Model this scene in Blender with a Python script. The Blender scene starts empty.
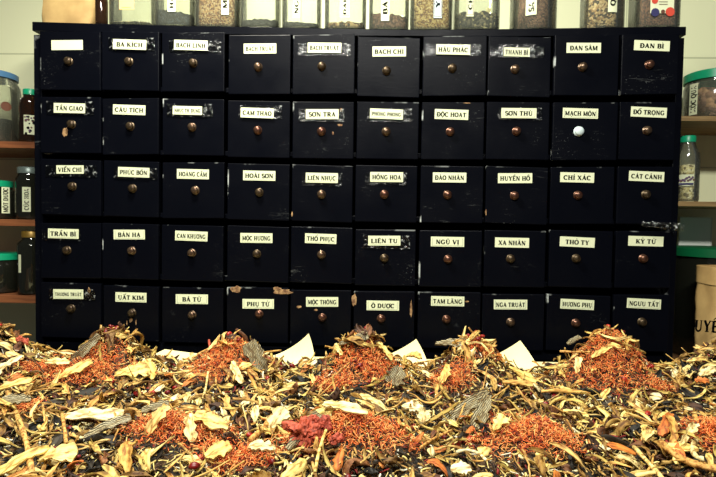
import bpy, bmesh, math, random
from mathutils import Vector, Matrix, Quaternion, noise
random.seed(7)
C = bpy.context.scene.collection
# ------------------------------------------------------------------ camera
YAW, PIT, ROL = 0.0293, 0.0349, 0.0152
CAM = Vector((0.0635, -1.5349, 1.1459)); F = 520.0
fw = Vector((-math.sin(YAW)*math.cos(PIT), math.cos(YAW)*math.cos(PIT), -math.sin(PIT)))
rt0 = Vector((math.cos(YAW), math.sin(YAW), 0)); up0 = rt0.cross(fw)
rt = rt0*math.cos(ROL) + up0*math.sin(ROL); up = -rt0*math.sin(ROL) + up0*math.cos(ROL)
cd = bpy.data.cameras.new('camera'); cam = bpy.data.objects.new('camera', cd); C.objects.link(cam)
cd.sensor_width = 36; cd.lens = F/716*36; cd.clip_start = .02
cam.matrix_world = Matrix(((rt.x, up.x, -fw.x, CAM.x), (rt.y, up.y, -fw.y, CAM.y), (rt.z, up.z, -fw.z, CAM.z), (0, 0, 0, 1)))
bpy.context.scene.camera = cam
# ------------------------------------------------------------------ light and exposure
w = bpy.data.worlds.new('world'); bpy.context.scene.world = w; w.use_nodes = True
w.node_tree.nodes['Background'].inputs[0].default_value = (.80, .86, .90, 1)
w.node_tree.nodes['Background'].inputs[1].default_value = .04
def area(name, loc, target, sx, sy, power, col):
    l = bpy.data.lights.new(name, 'AREA'); l.shape = 'RECTANGLE'; l.size = sx; l.size_y = sy; l.energy = power; l.color = col
    o = bpy.data.objects.new(name, l); C.objects.link(o); o.location = loc
    o.rotation_euler = (Vector(target)-Vector(loc)).to_track_quat('-Z', 'Y').to_euler(); return o
area('ceiling_tube_lamp', (.10, -2.35, 2.75), (0, -.5, 1.0), 1.2, .16, 54, (1, .98, .90))
area('added_heap_light', (-.40, -.50, 2.35), (-.05, -.55, .8), .22, .22, 27, (1, .96, .82))  # added area light above the heaps for bright tops and dark crevices
vs = bpy.context.scene.view_settings
vs.view_transform = 'Standard'; vs.look = 'None'; vs.gamma = 1; vs.use_curve_mapping = False; vs.exposure = .55

# ------------------------------------------------------------------ helpers
def at(px, py, Y):
    d = fw*F + rt*(px-358) - up*(py-238.5)
    return CAM + d*((Y-CAM.y)/d.y)
def srgb(r, g, b):
    f = lambda c: (c/255/12.92 if c/255 <= .04045 else ((c/255+.055)/1.055)**2.4)
    return (f(r), f(g), f(b), 1)
def nodemat(name):
    m = bpy.data.materials.new(name); m.use_nodes = True
    nt = m.node_tree; return m, nt, nt.nodes['Principled BSDF']
def N(nt, t, **k):
    n = nt.nodes.new(t)
    for a, b in k.items():
        if a.startswith('i_'):
            key = a[2:]; n.inputs[int(key) if key.isdigit() else key].default_value = b
        else: setattr(n, a, b)
    return n
def ramp(nt, fac, stops, interp='LINEAR'):
    r = N(nt, 'ShaderNodeValToRGB'); r.color_ramp.interpolation = interp
    e = r.color_ramp.elements
    while len(e) < len(stops): e.new(.5)
    for k, (p, c) in enumerate(stops): e[k].position = p; e[k].color = c if len(c) == 4 else (*c, 1)
    nt.links.new(fac, r.inputs[0]); return r.outputs[0]
def plain(name, col, rough=.5, metal=0, noise_amt=0, scale=40, bump=0, col2=None, spec=None):
    m, nt, b = nodemat(name)
    b.inputs['Base Color'].default_value = col; b.inputs['Roughness'].default_value = rough; b.inputs['Metallic'].default_value = metal
    if spec is not None: b.inputs['Specular IOR Level'].default_value = spec
    if col2 is not None or bump:
        tc = N(nt, 'ShaderNodeTexCoord'); nz = N(nt, 'ShaderNodeTexNoise', i_Scale=scale, i_Detail=5.0)
        nt.links.new(tc.outputs['Object'], nz.inputs['Vector'])
        if col2 is not None: nt.links.new(ramp(nt, nz.outputs[0], [(.35, col), (.65, col2)]), b.inputs['Base Color'])
        if bump:
            bp = N(nt, 'ShaderNodeBump', i_Strength=bump, i_Distance=.002); nt.links.new(nz.outputs[0], bp.inputs['Height'])
            nt.links.new(bp.outputs[0], b.inputs['Normal'])
    return m
def obj(name, verts, faces, mats, parent=None, smooth=False, midx=None):
    me = bpy.data.meshes.new(name); me.from_pydata([tuple(v) for v in verts], [], faces); me.update()
    if not isinstance(mats, (list, tuple)): mats = [mats]
    for m in mats: me.materials.append(m)
    if midx: me.polygons.foreach_set('material_index', midx)
    if smooth: me.polygons.foreach_set('use_smooth', [True]*len(me.polygons))
    o = bpy.data.objects.new(name, me); C.objects.link(o)
    if parent: o.parent = parent
    return o
def tag(o, label=None, cat=None, group=None, kind=None):
    for k, v in (('label', label), ('category', cat), ('group', group), ('kind', kind)):
        if v: o[k] = v
    return o
def empty(name, loc, label=None, cat=None, group=None):
    o = bpy.data.objects.new(name, None); C.objects.link(o); o.location = loc; o.empty_display_size = .05
    return tag(o, label, cat, group)
class MB:
    def __init__(s): s.v = []; s.f = []; s.m = []
    def add(s, v, f, mi=0):
        k = len(s.v); s.v += [tuple(x) for x in v]; s.f += [tuple(i+k for i in q) for q in f]; s.m += [mi]*len(f); return s
    def box(s, x0, x1, y0, y1, z0, z1, mi=0):
        return s.add([(x0,y0,z0),(x1,y0,z0),(x1,y1,z0),(x0,y1,z0),(x0,y0,z1),(x1,y0,z1),(x1,y1,z1),(x0,y1,z1)],
                     [(0,3,2,1),(4,5,6,7),(0,1,5,4),(1,2,6,5),(2,3,7,6),(3,0,4,7)], mi)
    def bbox(s, x0, x1, y0, y1, z0, z1, b, mi=0):    # box with rounded edges
        bm = bmesh.new(); bmesh.ops.create_cube(bm, size=1)
        for v in bm.verts: v.co = Vector(((x0+x1)/2+v.co.x*(x1-x0), (y0+y1)/2+v.co.y*(y1-y0), (z0+z1)/2+v.co.z*(z1-z0)))
        bmesh.ops.bevel(bm, geom=bm.edges[:], offset=b, segments=2, profile=.6, affect='EDGES')
        bm.verts.index_update(); s.add([v.co[:] for v in bm.verts], [[v.index for v in f.verts] for f in bm.faces], mi); bm.free(); return s
    def lathe(s, prof, n=28, mi=0, sq=0, c=(0, 0, 0), ay=1.0):  # sq>0: squarish section
        k = len(s.v); r0 = []
        for (r, z) in prof:
            for i in range(n):
                a = 2*math.pi*i/n; ca, sa = math.cos(a), math.sin(a)
                q = 1.0
                if sq: q = 1/((abs(ca)**sq+abs(sa)**sq)**(1/sq))
                s.v.append((c[0]+r*q*ca, c[1]+r*q*sa*ay, c[2]+z))
        for j in range(len(prof)-1):
            for i in range(n):
                i2 = (i+1) % n; s.f.append((k+j*n+i, k+j*n+i2, k+(j+1)*n+i2, k+(j+1)*n+i)); s.m.append(mi)
        return s
    def build(s, name, mats, parent=None, smooth=False):
        return obj(name, s.v, s.f, mats, parent, smooth, s.m)
def smooth_by_angle(o, deg=40):
    me = o.data; me.polygons.foreach_set('use_smooth', [True]*len(me.polygons))
    bm = bmesh.new(); bm.from_mesh(me)
    for e in bm.edges:
        if len(e.link_faces) == 2 and e.calc_face_angle(0) > math.radians(deg): e.smooth = False
    bm.to_mesh(me); bm.free()
_font = {}
import unicodedata
TK, TN = .28, .15            # thick and thin strokes of a bold serif capital
def arc(cx, cy, rx, ry, a0, a1, n=10): return [(cx+rx*math.cos(math.radians(a0+(a1-a0)*i/n)), cy+ry*math.sin(math.radians(a0+(a1-a0)*i/n))) for i in range(n+1)]
def st(x, w=TK, y0=0, y1=1, s0=True, s1=True):
    o = [([(x, y0), (x, y1)], w)]
    if s0: o.append(([(x-w/2-.085, .035), (x+w/2+.085, .035)], .07))
    if s1: o.append(([(x-w/2-.085, .965), (x+w/2+.085, .965)], .07))
    return o
GL = {'A': (.92, [([(.14, .0), (.46, 1)], TN), ([(.44, 1), (.76, 0)], TK), ([(.25, .33), (.66, .33)], TN), ([(.02, .035), (.28, .035)], .07), ([(.60, .035), (.93, .035)], .07)]),
 'B': (.84, st(.22)+[([(.22, .96), (.45, .96)]+arc(.45, .74, .22, .22, 90, -90)+[(.22, .52)], 0), ([(.22, .52), (.48, .52)]+arc(.48, .28, .25, .24, 90, -90)+[(.22, .04)], 0)]),
 'C': (.88, [(arc(.48, .5, .36, .46, 48, 312, 16), 0), ([(.78, .98), (.78, .68)], .07)]),
 'D': (.92, st(.22)+[([(.22, .96), (.42, .96)]+arc(.42, .5, .38, .46, 90, -90, 14)+[(.22, .04)], 0)]),
 'E': (.80, st(.22)+[([(.22, .96), (.72, .96)], TN), ([(.22, .51), (.56, .51)], TN), ([(.22, .04), (.74, .04)], TN), ([(.72, 1), (.72, .74)], .07), ([(.56, .64), (.56, .38)], .06), ([(.74, .28), (.74, 0)], .07)]),
 'G': (.94, [(arc(.48, .5, .36, .46, 48, 300, 16), 0), ([(.76, .98), (.76, .70)], .07), ([(.74, .06), (.74, .46)], TK*.9), ([(.58, .46), (.90, .46)], .07)]),
 'H': (1.0, st(.22)+st(.78)+[([(.22, .5), (.78, .5)], TN)]), 'I': (.46, st(.23)),
 'K': (.96, st(.22)+[([(.30, .42), (.76, .96)], TN), ([(.42, .56), (.78, .03)], TK), ([(.60, .965), (.92, .965)], .07), ([(.62, .035), (.96, .035)], .07)]),
 'L': (.78, st(.22)+[([(.22, .04), (.72, .04)], TN), ([(.72, .32), (.72, 0)], .07)]),
 'M': (1.16, st(.17, TN)+st(.97)+[([(.18, 1), (.54, .06)], TK), ([(.54, .06), (.92, 1)], TN)]),
 'N': (1.0, st(.20, TN)+st(.82, TN, s0=False)+[([(.18, 1), (.80, .02)], TK)]),
 'O': (.94, [(arc(.47, .5, .36, .46, 0, 360, 22), 0)]), 'P': (.80, st(.22)+[([(.22, .96), (.44, .96)]+arc(.44, .71, .25, .25, 90, -90)+[(.22, .46)], 0)]),
 'Q': (.94, [(arc(.47, .5, .36, .46, 0, 360, 22), 0), ([(.46, .05), (.80, -.2)], TN*1.4)]),
 'R': (.92, st(.22)+[([(.22, .96), (.44, .96)]+arc(.44, .73, .25, .23, 90, -90)+[(.22, .50)], 0), ([(.46, .50), (.76, .03)], TK), ([(.66, .035), (.94, .035)], .07)]),
 'S': (.70, [(arc(.36, .73, .24, .23, 40, 250, 10)+arc(.36, .27, .26, .24, 70, -150, 10), 0), ([(.60, .98), (.60, .72)], .06), ([(.10, .28), (.10, .02)], .06)]),
 'T': (.84, st(.42, s1=False)+[([(.08, .96), (.76, .96)], TN), ([(.07, 1), (.07, .72)], .07), ([(.77, 1), (.77, .72)], .07)]),
 'U': (.98, [([(.24, 1), (.24, .34)], TK), (arc(.50, .34, .27, .30, 180, 360, 10), TN*1.2), ([(.77, 1), (.77, .34)], TN), ([(.06, .965), (.42, .965)], .07), ([(.64, .965), (.90, .965)], .07)]),
 'V': (.92, [([(.16, 1), (.48, .0)], TK), ([(.48, .0), (.80, 1)], TN), ([(.0, .965), (.34, .965)], .07), ([(.66, .965), (.94, .965)], .07)]),
 'X': (.92, [([(.18, 1), (.76, 0)], TK), ([(.14, 0), (.76, 1)], TN), ([(.02, .965), (.36, .965)], .07), ([(.62, .965), (.9, .965)], .07), ([(.0, .035), (.28, .035)], .07), ([(.58, .035), (.92, .035)], .07)]),
 'Y': (.90, st(.46, y1=.5, s1=False)+[([(.16, 1), (.46, .46)], TK), ([(.46, .46), (.78, 1)], TN), ([(.0, .965), (.34, .965)], .07), ([(.64, .965), (.94, .965)], .07)]),
 '.': (.30, [([(.08, .07), (.24, .07)], .15)]), ' ': (.38, [])}
GL['\u0110'] = (.92, GL['D'][1]+[([(.02, .5), (.46, .5)], TN)])
AC = {'\u0301': [([(-.04, 1.10), (.14, 1.32)], .12)], '\u0300': [([(.04, 1.10), (-.14, 1.32)], .12)], '\u0309': [([(-.08, 1.30), (.02, 1.36), (.08, 1.26), (0, 1.14)], .08)],
 '\u0303': [([(-.20, 1.14), (-.10, 1.26), (.08, 1.14), (.20, 1.26)], .09)], '\u0323': [([(-.07, -.20), (.07, -.20)], .14)],
 '\u0302': [([(-.20, 1.08), (0, 1.26)], .09), ([(0, 1.26), (.20, 1.08)], .09)], '\u0306': [([(-.2, 1.28), (-.1, 1.13), (.1, 1.13), (.2, 1.28)], .09)],
 '\u031b': [([(.30, .90), (.46, .98), (.46, 1.12)], .11)]}
def text_mesh(s):
    """verts, faces of a word in bold serif capitals: centred on 0, capital height 1"""
    if s in _font: return _font[s]
    V, Fc = [], []; x = 0
    def stroke(P, w, ox, oy=0):
        for (a, b), (c, d) in zip(P, P[1:]):
            L = math.hypot(c-a, d-b)
            if L < 1e-6: continue
            ww = w or TN+(TK-TN)*abs(d-b)/L
            e = .02 if len(P) > 2 else 0
            ux, uy = (c-a)/L, (d-b)/L; nx_, ny_ = -uy*ww/2, ux*ww/2; k = len(V)
            for px, py in ((a-ux*e+nx_, b-uy*e+ny_), (a-ux*e-nx_, b-uy*e-ny_), (c+ux*e-nx_, d+uy*e-ny_), (c+ux*e+nx_, d+uy*e+ny_)): V.append((px+ox, py+oy-.5))
            Fc.append([k, k+1, k+2, k+3])
    for ch in s:
        dec = unicodedata.normalize('NFD', ch); w, strokes = GL[dec[0]]
        for P, sw in strokes: stroke(P, sw, x)
        hat = any(m in dec for m in '\u0302\u0306')
        for m in dec[1:]:
            sh = (.24, .12) if hat and m in '\u0301\u0300\u0309\u0303' else (0, 0)
            for P, sw in AC[m]: stroke(P, sw, x+w/2+sh[0], sh[1])
        x += w+.03
    V = [(a-x/2, b) for a, b in V]; _font[s] = (V, Fc, x); return _font[s]
def put_text(mb, s, cx, cz, y, w, h, mi, vertical=False, rot=0, curve=0, ccx=0):
    v, f, W = text_mesh(s); sx = w/W; out = []
    for a, b in v:
        a, b = a*sx, b*h
        if vertical: a, b = -b, a
        if rot: a, b = a*math.cos(rot)-b*math.sin(rot), a*math.sin(rot)+b*math.cos(rot)
        X = cx+a; yy = y
        if curve: yy = y + curve-math.sqrt(max(1e-9, curve*curve-(X-ccx)**2))
        out.append((X, yy, cz+b))
    mb.add(out, f, mi)

# ------------------------------------------------------------------ materials
def lacquer():
    m, nt, b = nodemat('black_lacquer')
    tc = N(nt, 'ShaderNodeTexCoord'); oi = N(nt, 'ShaderNodeObjectInfo')
    ad = N(nt, 'ShaderNodeVectorMath', operation='ADD'); sc = N(nt, 'ShaderNodeVectorMath', operation='SCALE'); sc.inputs[3].default_value = 37.
    nt.links.new(oi.outputs['Random'], sc.inputs[0]); nt.links.new(tc.outputs['Object'], ad.inputs[0]); nt.links.new(sc.outputs[0], ad.inputs[1])
    # streaky scratches, their glints painted in as pale base colour
    mp = N(nt, 'ShaderNodeMapping'); mp.inputs['Scale'].default_value = (18, 18, 90); mp.inputs['Rotation'].default_value = (0, .5, 0)
    nt.links.new(ad.outputs[0], mp.inputs[0])
    n1 = N(nt, 'ShaderNodeTexNoise', i_Scale=1.0, i_Detail=6.0, i_Roughness=.7, i_Distortion=1.2); nt.links.new(mp.outputs[0], n1.inputs['Vector'])
    n2 = N(nt, 'ShaderNodeTexNoise', i_Scale=9.0, i_Detail=3.0); nt.links.new(ad.outputs[0], n2.inputs['Vector'])
    s1 = ramp(nt, n1.outputs[0], [(.60, (0,0,0)), (.72, (1,1,1))]); s2 = ramp(nt, n2.outputs[0], [(.56, (0,0,0)), (.74, (1,1,1))])
    mu = N(nt, 'ShaderNodeMath', operation='MULTIPLY'); nt.links.new(s1, mu.inputs[0]); nt.links.new(s2, mu.inputs[1])
    # fine specks
    n3 = N(nt, 'ShaderNodeTexNoise', i_Scale=260.0, i_Detail=2.0); nt.links.new(ad.outputs[0], n3.inputs['Vector'])
    s3 = ramp(nt, n3.outputs[0], [(.70, (0,0,0)), (.76, (1,1,1))])
    mu3 = N(nt, 'ShaderNodeMath', operation='MULTIPLY'); nt.links.new(s3, mu3.inputs[0]); nt.links.new(s2, mu3.inputs[1])
    # worn edges, from the panel's own box
    sep = N(nt, 'ShaderNodeSeparateXYZ'); nt.links.new(tc.outputs['Generated'], sep.inputs[0])
    lx = N(nt, 'ShaderNodeMath', operation='LESS_THAN'); lx.inputs[1].default_value = .022; nt.links.new(sep.outputs[0], lx.inputs[0])
    n4 = N(nt, 'ShaderNodeTexNoise', i_Scale=14.0, i_Detail=4.0); nt.links.new(ad.outputs[0], n4.inputs['Vector'])
    s4 = ramp(nt, n4.outputs[0], [(.60, (0,0,0)), (.66, (.8,.8,.8))])
    mu4 = N(nt, 'ShaderNodeMath', operation='MULTIPLY'); nt.links.new(lx.outputs[0], mu4.inputs[0]); nt.links.new(s4, mu4.inputs[1])
    tz = N(nt, 'ShaderNodeMath', operation='GREATER_THAN'); tz.inputs[1].default_value = .975; nt.links.new(sep.outputs[2], tz.inputs[0])
    mu5 = N(nt, 'ShaderNodeMath', operation='MULTIPLY'); nt.links.new(tz.outputs[0], mu5.inputs[0]); nt.links.new(s4, mu5.inputs[1])
    h5 = N(nt, 'ShaderNodeMath', operation='MULTIPLY'); nt.links.new(mu5.outputs[0], h5.inputs[0]); h5.inputs[1].default_value = .35
    a1 = N(nt, 'ShaderNodeMath', operation='MAXIMUM'); nt.links.new(mu4.outputs[0], a1.inputs[0]); nt.links.new(h5.outputs[0], a1.inputs[1])
    sm = N(nt, 'ShaderNodeMath', operation='MULTIPLY'); nt.links.new(mu.outputs[0], sm.inputs[0]); sm.inputs[1].default_value = .22
    a2 = N(nt, 'ShaderNodeMath', operation='MAXIMUM'); nt.links.new(a1.outputs[0], a2.inputs[0]); nt.links.new(sm.outputs[0], a2.inputs[1])
    m3 = N(nt, 'ShaderNodeMath', operation='MULTIPLY'); nt.links.new(mu3.outputs[0], m3.inputs[0]); m3.inputs[1].default_value = .5
    a3 = N(nt, 'ShaderNodeMath', operation='MAXIMUM'); nt.links.new(a2.outputs[0], a3.inputs[0]); nt.links.new(m3.outputs[0], a3.inputs[1])
    mx = N(nt, 'ShaderNodeMix', data_type='RGBA'); mx.inputs[6].default_value = (.0018, .0022, .0042, 1); mx.inputs[7].default_value = (.50, .54, .52, 1)
    nt.links.new(a3.outputs[0], mx.inputs[0]); nt.links.new(mx.outputs[2], b.inputs['Base Color'])
    rr = ramp(nt, n2.outputs[0], [(.3, (.26,)*3), (.7, (.40,)*3)]); nt.links.new(rr, b.inputs['Roughness'])
    b.inputs['Specular IOR Level'].default_value = .065
    bp = N(nt, 'ShaderNodeBump', i_Strength=.18, i_Distance=.0010); nt.links.new(n1.outputs[0], bp.inputs['Height']); nt.links.new(bp.outputs[0], b.inputs['Normal'])
    return m
M = {}
M['lacquer'] = lacquer()
M['recess'] = plain('recess_black', (.002, .002, .003, 1), .6, spec=.1)
M['paper_label'] = plain('label_paper', srgb(222, 228, 190), .6)
M['ink'] = plain('black_ink', (.002, .002, .002, 1), .9, spec=.05)
M['label_rim'] = plain('printed_border', srgb(150, 160, 135), .6)
M['brass'] = plain('dark_brass', srgb(120, 102, 82), .3, .75, col2=srgb(70, 48, 34), scale=60)
M['bronze'] = plain('old_brass', srgb(96, 82, 60), .36, .7, col2=srgb(46, 32, 22), scale=60)
M['copper'] = plain('red_brass', srgb(118, 88, 70), .28, .75, col2=srgb(80, 44, 34), scale=60)
M['porcelain'] = plain('white_porcelain', srgb(205, 222, 222), .12)
M['bare_wood'] = plain('bare_chipped_wood', srgb(178, 142, 96), .8, col2=srgb(96, 62, 38), scale=90, bump=.6)
M['kraft'] = plain('kraft_paper', srgb(184, 154, 98), .8, col2=srgb(160, 130, 80), scale=14, bump=.5)
M['white_sheet'] = plain('cream_sheet', srgb(250, 240, 186), .7, col2=srgb(240, 228, 168), scale=8)
M['grey_panel'] = plain('pale_grey_panel', srgb(225, 232, 222), .35)
M['rim_grey'] = plain('panel_rim', srgb(205, 210, 198), .4)
M['green_lid'] = plain('green_plastic', srgb(18, 158, 112), .35)
M['darkgreen_lid'] = plain('dark_green_plastic', srgb(10, 104, 60), .4)
M['blue_lid'] = plain('blue_plastic', srgb(70, 112, 150), .35)
M['grey_lid'] = plain('grey_metal_lid', srgb(108, 122, 116), .35, .3)
M['gold_lid'] = plain('gold_lid', srgb(142, 112, 44), .4, .4)
M['red_print'] = plain('red_print', srgb(205, 70, 48), .6)
M['blue_print'] = plain('navy_print', srgb(44, 44, 92), .6)
M['tan_print'] = plain('tan_label', srgb(236, 190, 124), .6)
M['brown_print'] = plain('brown_print', srgb(96, 58, 40), .6)
M['blue_label'] = plain('bluish_label', srgb(188, 206, 206), .5)
M['purple_print'] = plain('purple_print', srgb(88, 60, 92), .6)
M['amber_dark'] = plain('dark_amber_plastic', srgb(46, 34, 24), .18)
M['dark_body'] = plain('dark_bottle', srgb(34, 34, 30), .2)
M['steel'] = plain('grey_steel', srgb(120, 122, 118), .4, .7)
def thin_glass(name, tint=(.975, .985, .955), rough=.06, haze=0, hazecol=(.8, .85, .75)):
    m, nt, b = nodemat(name); nt.nodes.remove(b); out = nt.nodes['Material Output']
    tr = N(nt, 'ShaderNodeBsdfTransparent'); tr.inputs[0].default_value = (*tint, 1)
    gl = N(nt, 'ShaderNodeBsdfGlossy', i_Roughness=rough); lw = N(nt, 'ShaderNodeFresnel', i_IOR=1.5)
    ml = N(nt, 'ShaderNodeMath', operation='MULTIPLY_ADD'); nt.links.new(lw.outputs[0], ml.inputs[0]); ml.inputs[1].default_value = .9; ml.inputs[2].default_value = .02; ml.use_clamp = True
    mx = N(nt, 'ShaderNodeMixShader'); nt.links.new(ml.outputs[0], mx.inputs[0]); nt.links.new(gl.outputs[0], mx.inputs[2])
    if haze:
        df = N(nt, 'ShaderNodeBsdfDiffuse'); df.inputs[0].default_value = (*hazecol, 1)
        m2 = N(nt, 'ShaderNodeMixShader'); m2.inputs[0].default_value = haze
        nt.links.new(tr.outputs[0], m2.inputs[1]); nt.links.new(df.outputs[0], m2.inputs[2]); nt.links.new(m2.outputs[0], mx.inputs[1])
    else: nt.links.new(tr.outputs[0], mx.inputs[1])
    nt.links.new(mx.outputs[0], out.inputs[0]); return m
M['glass'] = thin_glass('clear_glass', haze=.05, hazecol=(.75,.8,.62))
M['brown_glass'] = thin_glass('brown_glass', (.40, .27, .17), haze=.12, hazecol=(.12, .06, .03))
M['dark_glass'] = thin_glass('dark_plastic', (.28, .30, .24), haze=.35, hazecol=(.03, .032, .022))
M['tape'] = thin_glass('clear_tape', (.80, .82, .80), .16, haze=.05)
def tape_mat(name, sc, hz):
    m = thin_glass(name, (.85,.87,.85), .14, haze=hz, hazecol=(.75,.8,.78)); nt = m.node_tree
    tc = N(nt, 'ShaderNodeTexCoord'); nz = N(nt, 'ShaderNodeTexNoise', i_Scale=sc, i_Detail=4.0, i_Distortion=.8)
    nt.links.new(tc.outputs['Object'], nz.inputs['Vector'])
    bp = N(nt, 'ShaderNodeBump', i_Strength=1.0, i_Distance=.004); nt.links.new(nz.outputs[0], bp.inputs['Height'])
    for n in nt.nodes:
        if n.type in ('BSDF_GLOSSY', 'FRESNEL'): nt.links.new(bp.outputs[0], n.inputs['Normal'])
    # patchy haze: diffuse white only where the noise runs high
    r = ramp(nt, nz.outputs[0], [(.60, (0,0,0)), (.70, (hz*3,)*3)])
    for n in nt.nodes:
        if n.type == 'MIX_SHADER' and abs(n.inputs[0].default_value-hz) < 1e-6 and not n.inputs[0].is_linked: nt.links.new(r, n.inputs[0])
    return m
M['tape'] = tape_mat('clear_tape_old', 75, .12)
M['film'] = tape_mat('plastic_film', 60, .34)
def granules(name, cols, size=.004, bump=.8, rough=.7):
    m, nt, b = nodemat(name)
    tc = N(nt, 'ShaderNodeTexCoord'); v = N(nt, 'ShaderNodeTexVoronoi', i_Scale=1/size); nt.links.new(tc.outputs['Object'], v.inputs['Vector'])
    sp = N(nt, 'ShaderNodeSeparateColor'); nt.links.new(v.outputs['Color'], sp.inputs[0])
    k = len(cols); r = ramp(nt, sp.outputs[0], [(i/k, c) for i, c in enumerate(cols)], 'CONSTANT'); nt.links.new(r, b.inputs['Base Color'])
    b.inputs['Roughness'].default_value = rough
    bp = N(nt, 'ShaderNodeBump', i_Strength=bump, i_Distance=size*.7, invert=True); nt.links.new(v.outputs['Distance'], bp.inputs['Height']); nt.links.new(bp.outputs[0], b.inputs['Normal'])
    return m
def woodmat(name, c1, c2, sc=6):
    m, nt, b = nodemat(name); tc = N(nt, 'ShaderNodeTexCoord'); mp = N(nt, 'ShaderNodeMapping'); mp.inputs['Scale'].default_value = (1, 12, 22)
    nt.links.new(tc.outputs['Object'], mp.inputs[0]); nz = N(nt, 'ShaderNodeTexNoise', i_Scale=sc, i_Detail=5.0, i_Distortion=.4); nt.links.new(mp.outputs[0], nz.inputs['Vector'])
    nt.links.new(ramp(nt, nz.outputs[0], [(.35, c1), (.65, c2)]), b.inputs['Base Color']); b.inputs['Roughness'].default_value = .55
    return m
M['shelf_wood'] = woodmat('orange_brown_shelf_wood', srgb(150, 92, 52), srgb(112, 64, 36))
M['pale_wood'] = woodmat('pale_shelf_wood', srgb(168, 140, 92), srgb(128, 102, 66))
M['table_wood'] = woodmat('table_wood', srgb(120, 84, 52), srgb(90, 60, 38))
def wallmat():
    m, nt, b = nodemat('wall_tiles'); tc = N(nt, 'ShaderNodeTexCoord'); sp = N(nt, 'ShaderNodeSeparateXYZ'); cb = N(nt, 'ShaderNodeCombineXYZ')
    nt.links.new(tc.outputs['Object'], sp.inputs[0]); nt.links.new(sp.outputs[0], cb.inputs[0]); nt.links.new(sp.outputs[2], cb.inputs[1])
    mp = N(nt, 'ShaderNodeMapping'); mp.inputs['Location'].default_value = (.22, -.16, 0); nt.links.new(cb.outputs[0], mp.inputs[0])
    br = N(nt, 'ShaderNodeTexBrick', i_Scale=1.0); br.offset = 0; br.inputs['Brick Width'].default_value = 1.2; br.inputs['Row Height'].default_value = .40; br.inputs['Mortar Size'].default_value = .003
    br.inputs['Color1'].default_value = srgb(230, 233, 192); br.inputs['Color2'].default_value = srgb(228, 231, 190); br.inputs['Mortar'].default_value = srgb(188, 192, 156)
    nt.links.new(mp.outputs[0], br.inputs[0]); nt.links.new(br.outputs[0], b.inputs['Base Color']); b.inputs['Roughness'].default_value = .45; return m
M['wall'] = wallmat()
M['floor'] = plain('floor_tiles', srgb(120, 116, 104), .5, col2=srgb(104, 100, 90), scale=3)

# ------------------------------------------------------------------ setting
WY = .43
tag(MB().box(-2.4, 2.4, WY, WY+.12, 0, 3.0).build('wall_back', M['wall']), kind='structure')
tag(MB().box(-2.4, 2.4, -3.2, WY, -.1, 0).build('floor', M['floor']), kind='structure')

# ------------------------------------------------------------------ the drawer cabinet
PX = .19; QZ = .1862; TOPZ = at(358, 29, 0).z
XL = at(32.5, 40, -.005).x; XR = at(685.5, 40, -.005).x; BOT = at(330, 356, 0).z
cab = empty('medicine_cabinet', (0, 0, 0), 'large black lacquered apothecary cabinet with fifty small labelled drawers', 'cabinet')
FY = 0.0   # front edge of the carcass
DEP = .36
s = MB(); s.bbox(XL, XL+.024, FY, DEP, 0, TOPZ-.0205, .002); s.build('side_panel', M['lacquer'], cab)
s = MB(); s.bbox(XR-.020, XR, FY, DEP, 0, TOPZ-.0205, .002); s.build('side_panel', M['lacquer'], cab)
TP = [at(a, b, 0) for a, b in ((32, 22), (100, 24), (190, 26.5), (280, 27.7), (360, 29.2), (420, 30), (500, 29.4), (583, 28.2), (620, 27.6), (686, 27))]
def topz(x):
    if x <= TP[0].x: return TP[0].z
    for p, q in zip(TP, TP[1:]):
        if x <= q.x: return p.z+(q.z-p.z)*(x-p.x)/(q.x-p.x)
    return TP[-1].z
s = MB(); n_ = 40
for k in range(n_+1):
    x = XL-.001+(XR-XL+.002)*k/n_; z = topz(x); zb_ = TOPZ-.0200+max(0, z-TOPZ)*.6
    s.v += [(x, FY-.004, zb_), (x, FY-.004, z-.0015), (x, FY-.0025, z), (x, DEP, z), (x, DEP, zb_)]
for k in range(n_):
    for q in range(5): s.f.append((k*5+q, (k+1)*5+q, (k+1)*5+(q+1) % 5, k*5+(q+1) % 5)); s.m.append(0)
s.f += [(4, 3, 2, 1, 0), tuple(n_*5+q for q in range(5))]; s.m += [0, 0]
s.build('top_panel', M['lacquer'], cab)
s = MB(); s.box(XL+.0245, XR-.0205, DEP-.01, DEP, 0, TOPZ-.0205); s.build('back_panel', M['recess'], cab)
s = MB(); s.bbox(XL+.0245, XR-.0205, FY+.01, DEP-.011, BOT-.001, BOT+.022, .002); s.build('bottom_board', M['lacquer'], cab)
s = MB(); s.box(XL+.0245, XR-.0205, FY+.03, FY+.045, .02, BOT-.002); s.build('plinth_panel', M['recess'], cab)
knobz = [1.6 - QZ*j for j in range(5)]
for j in range(1, 5):      # rails between the rows, set back behind the drawer fronts
    z = (knobz[j]+knobz[j-1])/2 + .018
    s = MB(); s.bbox(XL+.0245, XR-.0205, FY+.006, DEP-.011, z-.007, z+.007, .0015); s.build('rail', M['lacquer'], cab)
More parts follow.
